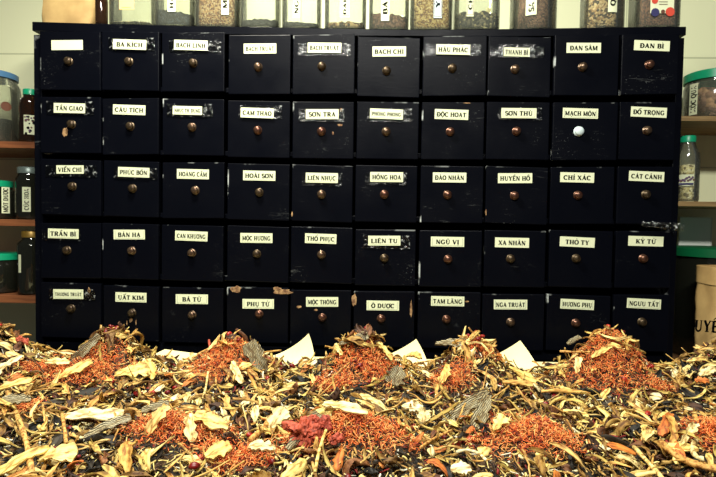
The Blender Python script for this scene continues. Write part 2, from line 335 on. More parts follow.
D = [  # label centre x,y, width px, knob x,y, words
 [(67,45,32,66,60,''),(130.6,45.2,33.6,127.2,60.5,'BA KÍCH'),(191.7,46,33.6,192,62,'BẠCH LINH'),(260,48.5,32.5,257.2,65.6,'BẠCH TRUẬT'),(324.6,48.3,33,321.3,65,'BẠCH TRUẬT'),(389.2,51.6,33,386.7,69.6,'BẠCH CHỈ'),(453,50,33,453.1,66.9,'HẬU PHÁC'),(516.5,52.3,25,516.5,67.6,'THANH BÌ'),(583.3,48.2,33,584,65.9,'ĐAN SÂM'),(651.7,45.8,34,651.5,63.4,'ĐAN BÌ')],
 [(70.2,108.4,32,69,123.5,'TẦN GIAO'),(129.2,109.8,33,128.4,125.5,'CÂU TÍCH'),(187.9,110.7,29.5,190.5,126.2,'NHỤC TH. DUNG'),(257.6,113.3,33,256.8,129.5,'CAM THẢO'),(322.3,114.4,32.5,320.9,130.4,'SƠN TRA'),(386.4,114.4,32.5,386.2,130.8,'PHÒNG PHONG'),(451.5,114.4,33,450.9,130.8,'ĐỘC HOẠT'),(518.4,113.5,34,517.7,130.4,'SƠN THÙ'),(580,113.5,34,580.1,130.8,'MẠCH MÔN'),(649.2,112,34.5,649.7,129.5,'ĐỖ TRỌNG')],
 [(70.6,169.6,28,69.6,186,'VIỄN CHÍ'),(134,172.3,32,130.2,188.1,'PHÚC BỒN'),(192.7,174,32.5,193.6,190,'HOÀNG CẦM'),(259.2,175.6,32.5,258.2,192.1,'HOÀI SƠN'),(322,178,32,321,194.1,'LIÊN NHỤC'),(386.6,177.2,32.5,384.4,194.1,'HỒNG HOA'),(449.5,177.5,33,448.1,194.5,'ĐÀO NHÂN'),(514.9,178.2,33.5,515.5,195.4,'HUYỀN HỒ'),(577.5,177.4,33,580,194.9,'CHỈ XÁC'),(647,176.3,34,648.6,194.1,'CÁT CÁNH')],
 [(64.2,233.6,31.5,64.5,250.5,'TRẦN BÌ'),(129.7,234.5,32,130.2,251,'BÁN HẠ'),(191.5,236,33,190.5,253.2,'CAN KHƯƠNG'),(256.3,238,32.5,255.7,254.1,'MỘC HƯƠNG'),(320.8,238.6,31.5,321,255,'THỔ PHỤC'),(384.3,240.6,32,384.4,258.6,'LIÊN TU'),(447.5,241.7,33,448.7,259.5,'NGŨ VỊ'),(512,242.6,33.5,511.7,259,'XA NHÂN'),(577,242,34,577.6,258.6,'THỎ TY'),(646,241.2,34,645.5,258.8,'KỶ TỬ')],
 [(69.5,293.8,31,69,309.2,'THƯƠNG TRUẬT'),(130.9,297.3,32,130,313.8,'UẤT KIM'),(191.7,299.2,33,190.5,315.9,'BÁ TỬ'),(258,304,32,258,315,'PHỤ TỬ'),(322.1,302,32.5,321.8,318.6,'MỘC THÔNG'),(382.8,305.4,32.5,381.1,319.5,'Ô DƯỢC'),(447.5,301,33,446.9,320,'TAM LĂNG'),(510.5,304.5,33,511.7,323,'NGA TRUẬT'),(577.5,304.5,33,577.6,324,'HƯƠNG PHỤ'),(643.7,303.6,33,643.9,322.7,'NGƯU TẤT')]]
TAPED = {(0,7):2,(0,4):1,(0,6):1,(1,2):2,(1,4):2,(1,5):1,(1,0):1,(2,0):2,(2,5):2,(2,1):1,(2,4):1,(3,0):1,(3,5):1,(4,0):1,(1,7):1,(1,3):1,(0,2):1,(0,1):1}
rnd = random.Random(3)
FF = -.012                # outer face of the drawer fronts
def chip_patch(parent, cx, cz, w, h, sd, y):
    r = random.Random(sd); n = 13; v = []
    pts = [(math.cos(2*math.pi*i/n)*w*(.5+r.uniform(-.16,.12)), math.sin(2*math.pi*i/n)*h*(.5+r.uniform(-.16,.12))) for i in range(n)]
    for (a, b) in pts: v.append((cx+a, y+.0004, cz+b))
    for (a, b) in pts: v.append((cx+a*.9, y-.0007, cz+b*.9))
    f = [tuple(range(2*n-1, n-1, -1))[::-1]] + [(i, (i+1) % n, n+(i+1) % n, n+i) for i in range(n)]
    return obj('bare_wood_patch', v, f, M['bare_wood'], parent)
drawers = {}
COLX = [(at(a, 190, FF).x, at(b, 190, FF).x) for a, b in ((43, 100.5), (103, 158.5), (162, 223.5), (227.5, 289), (291.8, 353), (355.8, 417), (420.3, 483), (485.5, 547.5), (550.8, 614.5), (617.5, 677))]
for j in range(5):
    for i in range(10):
        lx, ly, lw, kx, ky, words = D[j][i]
        cx = (i-4.5)*PX; z0 = knobz[j]
        k = at(kx, ky, FF-.014); l = at(lx, ly, FF-.001)
        sag = k.z-z0
        x0, x1 = COLX[i][0]+rnd.uniform(-.0015, .001), COLX[i][1]+rnd.uniform(-.001, .0015)
        if i == 0: x0 = XL+.026
        if i == 9: x1 = XR-.022
        z1 = z0+.082+sag*.6+(.006 if j == 0 else 0); zb = z0-.083+sag*.6
        tilt = rnd.uniform(-.002, .002); push = rnd.uniform(-.003, .003)
        mx_, mz_ = (x0+x1)/2, (zb+z1)/2
        d = MB(); d.bbox(x0-mx_, x1-mx_, FF+push, FF+push+.016, zb-mz_, z1-mz_, .0022)
        d.v = [(x, y, z+tilt*(x/.09)) for x, y, z in d.v]
        d.box(x0-mx_+.012, x1-mx_-.012, FF+push+.017, .25, zb-mz_+.012, z1-mz_-.035)
        o = d.build('drawer', M['lacquer'], cab); o.location = (mx_, 0, mz_); drawers[(j, i)] = (o, mx_, mz_, push)
        fy = FF+push
        # knob
        km = MB(); kr = .0112 if (j, i) != (1, 8) else .0128
        prof = [(.0001, 0), (.45*kr, 0), (.42*kr, .004), (.62*kr, .005), (.95*kr, .0065), (kr, .0085), (.88*kr, .0112), (.52*kr, .0132), (.0001, .0138)]
        km.lathe(prof, 18); km.lathe([(kr*1.15, 0), (kr*1.1, .0014), (kr*.4, .0016)], 18)
        km.v = [(x, -z, y) for x, y, z in km.v]; km.f = [tuple(f) for f in km.f]
        mat = M['porcelain'] if (j, i) == (1, 8) else rnd.choice([M['brass'], M['copper'], M['bronze']]) if i > 0 else M['bronze']
        ko = km.build('knob', mat, o, True); ko.location = (k.x-mx_, fy-.0003, k.z-mz_)
        if (j, i) == (1, 8): ko['label'] = 'white porcelain knob'
        # paper label with its printed words
        w_ = lw/520*(1.5349+FF)*1.0; h_ = .0285 if lw > 30.5 else .0245
        c = MB(); c.box(-w_/2, w_/2, -.0009, 0, -h_/2, h_/2, 0)
        if words:
            L = len(words); tw = min(w_*.88, .0104*L+.006); th = .0125 if L < 11 else .0100
            put_text(c, words, 0, -.0008, -.0012, tw, th, 1)
        if rnd.random() < .5 or j == 4:
            for q in ((-1, 1)): c.box(q*(w_/2-.0045)-.0005, q*(w_/2-.0045)+.0005, -.0011, -.0009, -h_/2+.003, h_/2-.003, 2)
            c.box(-w_/2+.004, w_/2-.004, -.0011, -.0009, -h_/2+.0026, -h_/2+.0034, 2)
        lo = c.build('label_card', [M['paper_label'], M['ink'], M['label_rim']], o)
        lo.location = (l.x-mx_, fy-(.0052 if (j, i) in TAPED else .0006), l.z-mz_); lo.rotation_euler = (0, rnd.uniform(-.02, .035), 0)
        if (j, i) in TAPED:
            for q in range(TAPED[(j, i)]):
                tw = rnd.uniform(.115, .16) if q == 0 else rnd.uniform(.09, .13); hh = rnd.uniform(.030, .040)
                tw = min(tw, x1-x0-.012)
                # wavy strip of tape: a grid, so it stands off here and there
                nx, nz = 22, 5; v = []; sd = rnd.uniform(0, 90)
                for b in range(nz+1):
                    for a in range(nx+1):
                        X = (a/nx-.5)*tw; Z = (b/nz-.5)*hh+math.sin(a*1.7+sd)*.0006
                        Y = -.0013-.0011*abs(noise.noise(Vector((X*60+sd, Z*60, 1))))-q*.0012
                        if abs(X) < w_/2+.002: Y = -.0013-q*.0012
                        v.append((X, Y, Z))
                f = [(b*(nx+1)+a, b*(nx+1)+a+1, (b+1)*(nx+1)+a+1, (b+1)*(nx+1)+a) for b in range(nz) for a in range(nx)]
                t = obj('tape_strip', v, f, M['tape'], o, True)
                xx = max(x0+tw/2+.003, min(x1-tw/2-.003, l.x+rnd.uniform(-.01, .012)))
                t.location = (xx-mx_, fy-.0003, l.z-mz_+rnd.uniform(-.006, .004))
def patch_px(ji, px, py, w, h, sd):
    o, mx_, mz_, push = drawers[ji]; p = at(px, py, FF+push); chip_patch(o, p.x-mx_, p.z-mz_, w, h, sd, FF+push)
for a in [((4,3),236,289.5,.035,.022,1), ((4,3),283,292,.058,.018,2), ((4,3),277,289,.03,.012,12), ((4,5),354.5,300,.016,.038,3), ((4,5),411,309,.008,.05,4), ((4,4),299,307,.016,.008,5),
          ((4,4),316,310,.012,.006,6), ((1,4),341,110,.012,.012,7), ((1,4),340,125,.02,.007,8), ((1,4),333,133,.006,.01,9), ((1,6),467,103,.02,.003,10), ((4,1),131,320,.01,.018,11),
          ((4,1),136,322,.004,.018,13), ((4,1),127,323,.004,.015,14), ((4,0),89,291,.01,.02,15), ((4,6),467,301.5,.014,.005,16), ((1,0),65,132,.016,.03,17), ((2,7),486,212,.004,.02,18), ((2,4),292,214,.005,.016,19)]:
    patch_px(*a)

# crumpled plastic film caught on the rail above one drawer
p0 = at(640, 224, -.02); p1 = at(683, 227, -.02); v = []; nx, nz = 34, 7
for b in range(nz+1):
    for a in range(nx+1):
        q = a/nx; c = p0.lerp(p1, q); nn = noise.noise(Vector((a*.7, b*.9, 3)))
        v.append((c.x+.004*nn, -.022-.010*abs(noise.noise(Vector((a*.9, b*1.3, 8))))-.006*math.sin(b/nz*math.pi), c.z+(b/nz-.5)*(.012+.014*q)+.005*nn))
f = [(b*(nx+1)+a, b*(nx+1)+a+1, (b+1)*(nx+1)+a+1, (b+1)*(nx+1)+a) for b in range(nz) for a in range(nx)]
tag(obj('plastic_film', v, f, M['film']), 'crumpled strip of clear plastic film on the drawer edge above KỶ TỬ', 'plastic film')

# ------------------------------------------------------------------ jars
def mound_top(mb, r, z, sq, seed, amp=.006, mi=0, n=28, slope=0, ay=1.0):
    """irregular top of a filling"""
    k = len(mb.v); rr = [1.0, .75, .5, .25]
    for q in rr:
        for i in range(n):
            a = 2*math.pi*i/n; ca, sa = math.cos(a), math.sin(a); s_ = 1/((abs(ca)**sq+abs(sa)**sq)**(1/sq)) if sq else 1
            x, y = r*q*s_*ca, r*q*s_*sa*ay
            mb.v.append((x, y, z+amp*noise.noise(Vector((x*70+seed, y*70, seed)))+slope*x))
    mb.v.append((0, 0, z+amp*.5))
    for j in range(3):
        for i in range(n): i2 = (i+1) % n; mb.f.append((k+j*n+i, k+j*n+i2, k+(j+1)*n+i2, k+(j+1)*n+i)); mb.m.append(mi)
    for i in range(n): mb.f.append((k+3*n+i, k+3*n+(i+1) % n, k+4*n)); mb.m.append(mi)
def jar(loc, r, h, label, fill=None, fillh=.5, sq=0, glass='glass', lid='green_lid', lidr=None, lidh=.022, cat='jar', name='glass_jar', group=None,
        card=None, neck=.82, seed=1, slope=0, ay=1.0, amp=.006, shoulder=.14):
    t = empty(name, loc, label, cat, group)
    n = 40 if sq else 32
    lidr = lidr or r*neck*1.06; lz = h-lidh*.9
    prof = [(.001, .001), (r*.80, .0012), (r*.95, .004), (r, .012), (r, h*(1-shoulder)-lidh), (r*.97, h*(1-shoulder*.6)-lidh), (r*neck, lz-.006), (r*neck, lz+.004)]
    mb = MB(); mb.lathe(prof, n, sq=sq, ay=ay)
    inner = [(r*neck-.002, lz+.004), (r*neck-.002, lz-.006), (r*.97-.003, h*(1-shoulder*.6)-lidh), (r-.003, h*(1-shoulder)-lidh), (r-.003, .013), (r*.9, .006), (.001, .006)]
    mb.lathe(inner, n, sq=sq, ay=ay); b = mb.build('body', M[glass], t, True); smooth_by_angle(b, 50)
    if fill:
        fh = h*fillh; fm = MB(); q = r-.004
        zs = [.0075, .012]+[.012+(fh-.012)*k/5 for k in range(1, 6)]
        fm.lathe([(.001, .0072)]+[(q*.88 if z < .01 else q, z) for z in zs[:-1]], n, sq=sq, ay=ay)
        mound_top(fm, q, fh, sq, seed, amp, n=n, slope=slope, ay=ay)
        # bridge last lathe ring to the mound's rim
        a0 = (len(zs)-1)*n; m0 = len(zs)*n
        for i in range(n): fm.f.append((a0+i, a0+(i+1) % n, m0+(i+1) % n, m0+i)); fm.m.append(0)
        fo = fm.build('contents', M[fill], t, True)
    lm = MB(); lm.lathe([(lidr*.2, lz+lidh), (lidr*.93, lz+lidh), (lidr, lz+lidh-.003), (lidr, lz+.001), (lidr-.003, lz)], n, sq=0 if not sq else sq, ay=ay)
    lm.lathe([(.0005, lz+lidh), (lidr*.2, lz+lidh)], n, sq=0 if not sq else sq, ay=ay)
    lo = lm.build('lid', M[lid], t, True); smooth_by_angle(lo, 40)
    if card: card(t, r, ay)
    return t
def sq_front(r, sq, x, ay):
    # y of the front face at x for the superellipse body
    if sq: return -ay*r*(max(0, 1-(abs(x)/r)**sq))**(1/sq)
    return -math.sqrt(max(0, r*r-x*x))*ay
def make_card(words, dx, z0, z1, w, sq=0, paper='paper_label', size=None, rim=False, art=None, txt_z=None, th=None):
    def fn(t, r, ay):
        mb = MB(); nx = 8
        for b in range(nx):
            xa, xb = dx-w/2+w*b/nx, dx-w/2+w*(b+1)/nx
            ya, yb = sq_front(r, sq, xa, ay)-.0012, sq_front(r, sq, xb, ay)-.0012
            mb.add([(xa, ya, z0), (xb, yb, z0), (xb, yb, z1), (xa, ya, z1), (xa, ya+.0009, z0), (xb, yb+.0009, z0), (xb, yb+.0009, z1), (xa, ya+.0009, z1)],
                   [(0, 1, 2, 3), (7, 6, 5, 4), (0, 4, 5, 1), (3, 2, 6, 7)]+([(0, 3, 7, 4)] if b == 0 else [])+([(1, 5, 6, 2)] if b == nx-1 else []), 0)
        if words:
            v, f, W = text_mesh(words); H = (z1-z0)*.86 if size is None else size; sx = H/W; hh = th or w*.5
            zc = (z0+z1)/2 if txt_z is None else txt_z
            out = []
            for a, bb in v:
                X = dx-bb*hh; out.append((X, sq_front(r, sq, X, ay)-.0016, zc+a*sx))
            mb.add(out, f, 1)
        if rim:
            for X in (dx-w*.42, dx+w*.42):
                y = sq_front(r, sq, X, ay)-.0015; mb.box(X-.0006, X+.0006, y, y+.0004, z0+.004, z1-.004, 2)
            y = sq_front(r, sq, dx, ay)-.0016; mb.box(dx-w*.42, dx+w*.42, y, y+.0004, z0+.004, z0+.0052, 2)
        if art: art(mb, lambda X: sq_front(r, sq, X, ay)-.0017)
        mb.build('label_card', [M[paper], M['ink'], M['brown_print'], M['red_print'], M['blue_print'], M['purple_print']], t)
    return fn
def disc(mb, x, y, z, r, mi, n=12):
    k = len(mb.v); mb.add([(x+r*math.cos(2*math.pi*i/n), y, z+r*math.sin(2*math.pi*i/n)) for i in range(n)], [tuple(range(n))], mi)
M['g_ochre'] = granules('ochre_seeds', [srgb(206,160,96), srgb(176,124,66), srgb(222,186,126), srgb(140,92,50), srgb(232,204,150), srgb(120,78,46)], .0038)
M['g_ochre2'] = granules('yellow_seeds', [srgb(214,184,110), srgb(186,150,84), srgb(232,210,146), srgb(150,112,60), srgb(120,84,48)], .0042)
M['g_olive'] = granules('olive_seeds', [srgb(150,130,84), srgb(110,90,56), srgb(176,156,106), srgb(82,66,42)], .004)
M['g_navy'] = granules('blue_black_chips', [srgb(34,42,52), srgb(24,30,38), srgb(54,64,74), srgb(16,20,26)], .006)
M['g_dark'] = granules('black_seeds', [srgb(40,42,44), srgb(22,24,26), srgb(60,60,58)], .005)
M['g_brown'] = granules('red_brown_granules', [srgb(126,84,64), srgb(96,60,46), srgb(152,110,82), srgb(70,42,34)], .0036)
M['g_redbrown'] = granules('dark_red_granules', [srgb(104,60,46), srgb(78,42,34), srgb(134,86,62), srgb(56,32,28), srgb(150,104,76)], .0032)
M['g_beige'] = granules('beige_and_dark_chips', [srgb(206,176,124), srgb(84,62,42), srgb(226,200,150), srgb(60,44,34), srgb(170,134,88)], .0060)
M['g_mixed'] = granules('mixed_dark_slices', [srgb(80,76,62), srgb(48,46,40), srgb(168,156,112), srgb(112,104,84), srgb(34,34,32)], .0065)
M['g_chips'] = granules('brown_chips', [srgb(160,120,76), srgb(214,186,130), srgb(110,76,48), srgb(60,44,34)], .0055)
M['g_chunk'] = granules('pinkish_brown_chunks', [srgb(150,108,84), srgb(110,74,58), srgb(184,140,104), srgb(76,50,42)], .017, bump=1)
M['g_white'] = granules('pale_seeds', [srgb(232,220,168), srgb(206,190,130), srgb(120,104,66), srgb(244,236,196)], .008)
M['g_blackmass'] = granules('dark_filling', [srgb(26,22,20), srgb(18,16,16), srgb(38,32,28)], .007)
SC = 1/520*1.56     # metres per pixel at the jars' front
def topjar(px0, px1, label, **k):
    Yf = .004; a = at(px0, 25, Yf+.045); b = at(px1, 25, Yf+.045); r = (b.x-a.x)/2
    ay = k.get('ay', 1.0); return jar(((a.x+b.x)/2, Yf+r*ay, topz((a.x+b.x)/2)+.0008), r, k.pop('h', .24), label, **k), r
pz = lambda py, px=300: at(px, py, .006).z-TOPZ      # height above the cabinet top of a pixel row
GR = 'glass jars standing on top of the cabinet'
# the paper bag
def paper_bag(loc, W, Dp, H, label, writing=None, seed=1, tapered=.05, name='paper_bag'):
    t = empty(name, loc, label, 'paper bag'); mb = MB(); n = 40; rows = 12
    r = random.Random(seed)
    def ring(z, grow, sc=1):
        out = []
        for i in range(n):
            a = 2*math.pi*i/n; ca, sa = math.cos(a), math.sin(a); q = 1/((abs(ca)**5+abs(sa)**5)**.2)
            x, y = W/2*q*ca*sc, Dp/2*q*sa*sc
            nn = noise.noise(Vector((x*22+seed, y*22, z*26)))*.006+abs(noise.noise(Vector((x*50, y*50+seed, z*60))))*.003
            out.append((x*(1-grow)+nn*ca, y*(1-grow)+nn*sa, z))
        return out
    rings = [ring(.001, 0, .94)]+[ring(.001+H*k/rows, tapered*k/rows) for k in range(rows+1)]
    rings += [ring(H*.93-.002*k, tapered-.02, 1) for k in range(1)] if False else []
    rings += [[(x*1.035, y*1.035, z) for x, y, z in ring(H, tapered)], [(x*1.04, y*1.04, z) for x, y, z in ring(H*.84, tapered)], [(x*1.03, y*1.03, z) for x, y, z in ring(H*.84+.001, tapered)]] if writing else []
    k0 = 0
    for rg in rings: mb.v += rg
    for j in range(len(rings)-1):
        for i in range(n): i2 = (i+1) % n; mb.f.append((j*n+i, j*n+i2, (j+1)*n+i2, (j+1)*n+i)); mb.m.append(0)
    mb.f.append(tuple(range(n-1, -1, -1))); mb.m.append(0)
    # inner dark top
    k = len(mb.v); mb.v += [(x*.97, y*.97, H*.9) for x, y, z in ring(H*.9, tapered)]; mb.f.append(tuple(range(k, k+n))); mb.m.append(0)
    o = mb.build('bag_body', M['kraft'], t, True); smooth_by_angle(o, 35)
    if writing:
        tx = MB(); s_, w_, h_, x_, z_ = writing
        put_text(tx, s_, x_, z_, -Dp/2-.006, w_, h_, 0, rot=-.04); tx.build('handwriting', M['ink'], t)
    return t
a = at(48.5, 23, .09); b = at(100, 23, .09)
bagW = (b.x-a.x)
pb = paper_bag(((a.x+b.x)/2, .04+.05, topz(a.x)+.001), bagW, .10, .23, 'plain tan paper bag standing on the left end of the cabinet top', seed=4, tapered=.09)
# jars along the top, left to right
topjar(100.5, 112, 'small dark amber bottle between the paper bag and the clear jars', fill='g_blackmass', fillh=.35, glass='brown_glass', lid='green_lid', h=.11, name='glass_bottle', cat='bottle', neck=.6)
def tanrim(mb, fy):
    for X in (-.022, .022): mb.box(X-.002, X+.002, fy(X)-.0004, fy(X)+.0004, .052, .15, 2)
topjar(113, 157, 'clear glass jar with an orange-bordered label, beside the dark amber bottle', group=None, sq=5, ay=.8, h=.22, lid='grey_lid', fill='g_white', fillh=.05,
       card=make_card('SA', -.004, pz(14), .17, .044, 5, 'tan_print', size=.03, txt_z=pz(4), art=lambda mb, fy: mb.box(-.018, .010, fy(0)-.0005, fy(0), pz(12), .16, 0)))
topjar(158, 195.5, 'glass jar two-thirds full of blue-black chips with a white upright label', sq=5, ay=.8, fill='g_navy', fillh=.19, lid='blue_lid', amp=.02, slope=-.12,
       card=make_card('HÀ THỦ Ô', .002, pz(15), .18, .024, 5, size=.12, th=.012))
topjar(197, 240, 'jar packed with ochre seeds and labelled MỘC', sq=5, ay=.8, fill='g_ochre', fillh=.8, lid='green_lid', card=make_card('MỘC N', .033, pz(17), .17, .022, 5, size=.1, th=.013))
topjar(241.5, 280, 'clear jar with only a low layer of dark seeds and no label', sq=5, ay=.8, fill='g_dark', fillh=.105, lid='green_lid', slope=.05, amp=.01)
topjar(283, 321, 'clear jar labelled NGÓ S with a thin black layer at its base', sq=5, ay=.8, fill='g_dark', fillh=.075, lid='green_lid', slope=-.08, card=make_card('NGÓ SEN', -.010, pz(19, 300), .17, .020, 5, size=.12, th=.012))
topjar(325, 366, 'clear jar with brown and cream chips just covering its bottom', sq=5, ay=.8, fill='g_chips', fillh=.09, lid='green_lid', amp=.012, card=make_card('ĐẠI', .000, pz(18, 345), .16, .028, 5, rim=True, size=.045, txt_z=pz(8, 345), th=.009))
topjar(369, 408.5, 'jar labelled BÁ TỬ with a low slope of red-brown grains', sq=5, ay=.8, fill='g_brown', fillh=.19, lid='green_lid', amp=.016, slope=-.1, card=make_card('BÁ TỬ', -.012, pz(21, 385), .15, .024, 5, size=.09, th=.013))
topjar(410, 451.5, 'jar full of yellow seeds with a bluish label', sq=5, ay=.8, fill='g_ochre2', fillh=.8, lid='green_lid', card=make_card('Ý DĨ', .015, pz(18, 435), .16, .024, 5, 'blue_label', size=.07, th=.012, rim=True))
jj, r11 = topjar(454, 498, 'jar of mixed dark pieces and round yellow slices labelled CHI T', sq=5, ay=.8, fill='g_mixed', fillh=.22, lid='green_lid', amp=.012, card=make_card('CHI T', -.026, pz(17, 467), .15, .020, 5, size=.075, th=.011, rim=True))
for k, (px, py) in enumerate([(481, 14), (488.5, 10.5), (483, 20), (485, 26), (492, 24)]):      # yellow root slices pressed on the inside of the glass
    q = at(px, py, .012); sl = MB(); sl.lathe([(.001, 0), (.0072, 0), (.0078, .0012), (.0072, .0026), (.001, .0026)], 14)
    sl.v = [(x, -z, y*1.05) for x, y, z in sl.v]; o = sl.build('yellow_slice', M['white_sheet'], jj, True); o.location = (q.x-jj.location.x, -r11*.8+.0085, q.z-TOPZ)
topjar(512, 558, 'round glass jar of fine red-brown granules, alone beside a bare stretch of wall', fill='g_brown', fillh=.75, lid='green_lid', card=make_card('SA NHÂN', -.024, pz(16, 528), .16, .028, 0, size=.10, th=.014))
topjar(583, 625, 'jar of coarse beige and dark chips labelled QUẾ', fill='g_beige', fillh=.8, lid='green_lid', card=make_card('QUẾ C', .004, pz(15, 605), .16, .026, 0, size=.08, th=.014))
def printed(mb, fy):
    for x, z, rr, mi in ((-.022, .042, .012, 4), (.020, .044, .013, 3), (0, .044, .006, 2), (-.024, .075, .009, 3), (.026, .09, .008, 3), (-.01, .115, .007, 5)):
        disc(mb, x, fy(x)-.0004, z, rr, mi)
    for z in (.064, .071, .078): mb.box(-.012, .012, fy(0)-.0004, fy(0), z, z+.0015, 2)
topjar(633, 675, 'jar of dark red granules with a floral printed label, last on the cabinet', fill='g_redbrown', fillh=.8, sq=5, ay=.8, lid='green_lid', card=make_card('', -.002, pz(17, 650), .14, .066, 5, art=printed))

# ------------------------------------------------------------------ side shelves and their jars
SY0, SY1 = .14, WY-.001
def shelf(px_side, py_top, py_bot, side, mat, label, yf=SY0):
    z1 = at(px_side, py_top, yf).z; z0 = at(px_side, py_bot, yf).z
    x0, x1 = (-1.75, XL-.002) if side < 0 else (XR+.002, 1.80)
    mb = MB(); mb.bbox(x0, x1, yf, SY1, z0, z1, .0015)
    o = mb.build('wall_shelf', mat, None); tag(o, label, 'shelf', 'wooden wall shelves beside the cabinet'); return z1
zl1 = shelf(15, 141.5, 148, -1, M['shelf_wood'], 'orange-brown wooden shelf left of the cabinet, highest one, under the blue-lidded jar')
zl2 = shelf(15, 219.5, 226, -1, M['shelf_wood'], 'orange-brown wooden shelf left of the cabinet, middle one, under MỘT DƯỢC jar')
zl3 = shelf(15, 295.5, 303, -1, M['shelf_wood'], 'orange-brown wooden shelf left of the cabinet, lowest one')
zr1 = shelf(700, 116, 121, 1, M['pale_wood'], 'pale wooden shelf right of the cabinet, under the MỘC QUA jar', .16)
zr2 = shelf(700, 201.5, 206.5, 1, M['pale_wood'], 'pale wooden shelf right of the cabinet, under the small seed bottle', .16)
def on_shelf(px0, px1, z, yc, label, py_top, **k):
    a = at(px0, 150, yc); b = at(px1, 150, yc); r = (b.x-a.x)/2
    k['h'] = at((px0+px1)/2, py_top, yc-r).z-z
    t = jar(((a.x+b.x)/2, yc, z), r, k.pop('h'), label, **k)
    t.rotation_euler = (0, 0, math.atan2(CAM.x-t.location.x, yc-CAM.y)); return t
def logo(mb, fy): disc(mb, .034, fy(.034)-.0005, .115, .0125, 2, 16)
def round_card(words, dx, z0, z1, w, **k): return make_card(words, dx, z0, z1, w, 0, **k)
t = on_shelf(-30, 17, zl1, .235, 'large hazy jar with a blue lid and dark filling on the top left shelf', 67, fill='g_blackmass', fillh=.34, lid='blue_lid', lidh=.022, neck=.86, name='plastic_jar')
# round maroon sticker on it
st = MB(); rj = (at(17, 150, .235).x-at(-30, 150, .235).x)/2; c0 = at(5, 103.5, .235-rj)
disc(st, 0, 0, 0, .0155, 0, 18)
xx = .036
st.v = [(x+xx, -math.sqrt(max(0, rj*rj-(x+xx)**2))-.0015, z+c0.z-zl1) for x, y, z in st.v]; st.build('round_sticker', M['brown_print'], t)
def floral(mb, fy):
    r = random.Random(5)
    for k in range(26):
        x, z = r.uniform(-.018, .020), r.uniform(.03, .088); disc(mb, x, fy(x)-.0003-k*.00002, z, r.uniform(.0025, .005), r.choice([1, 1, 2, 5]), 8)
on_shelf(21, 41, zl1, .20, 'brown bottle with a green cap and patterned label squeezed against the cabinet', 88, fill='g_blackmass', fillh=.3, glass='brown_glass', lid='green_lid', neck=.62, lidh=.02, name='plastic_bottle', cat='bottle',
         card=round_card('', 0.002, .028, .092, .044, art=floral))
on_shelf(-26, 15.5, zl2, .22, 'black-filled jar with green lid and white label MỘT DƯỢC', 180, fill='g_blackmass', fillh=.7, glass='dark_glass', lid='green_lid', neck=.7, name='plastic_jar',
         card=round_card('MỘT DƯỢC', .029, .020, .108, .023, size=.082, th=.013))
on_shelf(17, 41, zl2, .20, 'dark jar with grey lid and white label CÚC HOA, touching the cabinet', 167, fill='g_chips', fillh=.12, glass='dark_glass', lid='grey_lid', neck=.8, name='plastic_jar',
         card=round_card('CÚC HOA', -.008, .026, .108, .024, size=.072, th=.012))
on_shelf(-22, 19, zl3, .22, 'squat black jar with a dark green lid on the bottom left shelf', 255, fill='g_blackmass', fillh=.6, glass='dark_glass', lid='green_lid', neck=.92, name='plastic_jar')
on_shelf(18.5, 44, zl3, .19, 'tall dark bottle with an ochre cap and a narrow edge-on label', 232, fill='g_blackmass', fillh=.8, glass='dark_glass', lid='gold_lid', neck=.66, name='plastic_bottle', cat='bottle',
         card=round_card('', -.0345, .075, .135, .007))
on_shelf(685, 738, zr1, .26, 'big clear jar with bright green lid and brown chunks, labelled MỘC QUA', 67, fill='g_chunk', fillh=.62, lid='green_lid', lidh=.03, neck=.96, shoulder=.08, amp=.015, name='plastic_jar',
         card=round_card('MỘC QUA', -.055, .018, .120, .023, size=.088, th=.014))
def band(mb, fy):
    r = random.Random(8)
    for k in range(14):
        x = -.02+.04*k/13; disc(mb, x, fy(x)-.0003-k*.00002, r.uniform(.068, .085), .0038, r.choice([2, 5, 5]), 8)
    mb.box(-.02, .02, fy(0)-.0008, fy(0), .056, .062, 4)
on_shelf(676, 699, zr2, .24, 'slim clear bottle of pale seeds with green cap on the right shelf', 135, fill='g_white', fillh=.56, lid='green_lid', lidh=.022, neck=.6, shoulder=.28, name='plastic_bottle', cat='bottle',
         card=round_card('', 0, .052, .09, .042, art=band))
# bench behind on the right, with the big drum and the kraft bag
bz = .72
bench = empty('low_bench', (XR+.36, .10, 0), 'plain wooden bench right of the cabinet under the kraft bag', 'bench')
MB().bbox(-.335, .35, -.24, .24, bz-.03, bz, .003).build('bench_top', M['table_wood'], bench)
for sx in (-.29, .31):
    for sy in (-.20, .20): MB().bbox(sx-.02, sx+.02, sy-.02, sy+.02, 0, bz-.0305, .003).build('leg', M['table_wood'], bench)
yc = .205; r = .135
xa = at(675.5, 262, yc).x
jar((xa+r, yc, bz), r, at(700, 249, yc).z-bz+.004, 'large dark translucent tub with a dark green lid behind the kraft bag', fill='g_blackmass', fillh=.8, glass='dark_glass', lid='darkgreen_lid', lidr=r*1.02, lidh=.030, neck=.97, shoulder=.05, name='plastic_tub', cat='tub')
xb = at(694.5, 310, .03).x; hb = at(710, 268, -.06).z-bz
paper_bag((xb+.085, -.01, bz), .17, .12, hb, 'crumpled kraft paper bag with folded top and black handwriting', writing=('UYẾT', .088, .032, at(709, 324, -.07).x-xb-.085, at(705, 326, -.07).z-bz), seed=9, tapered=.02)
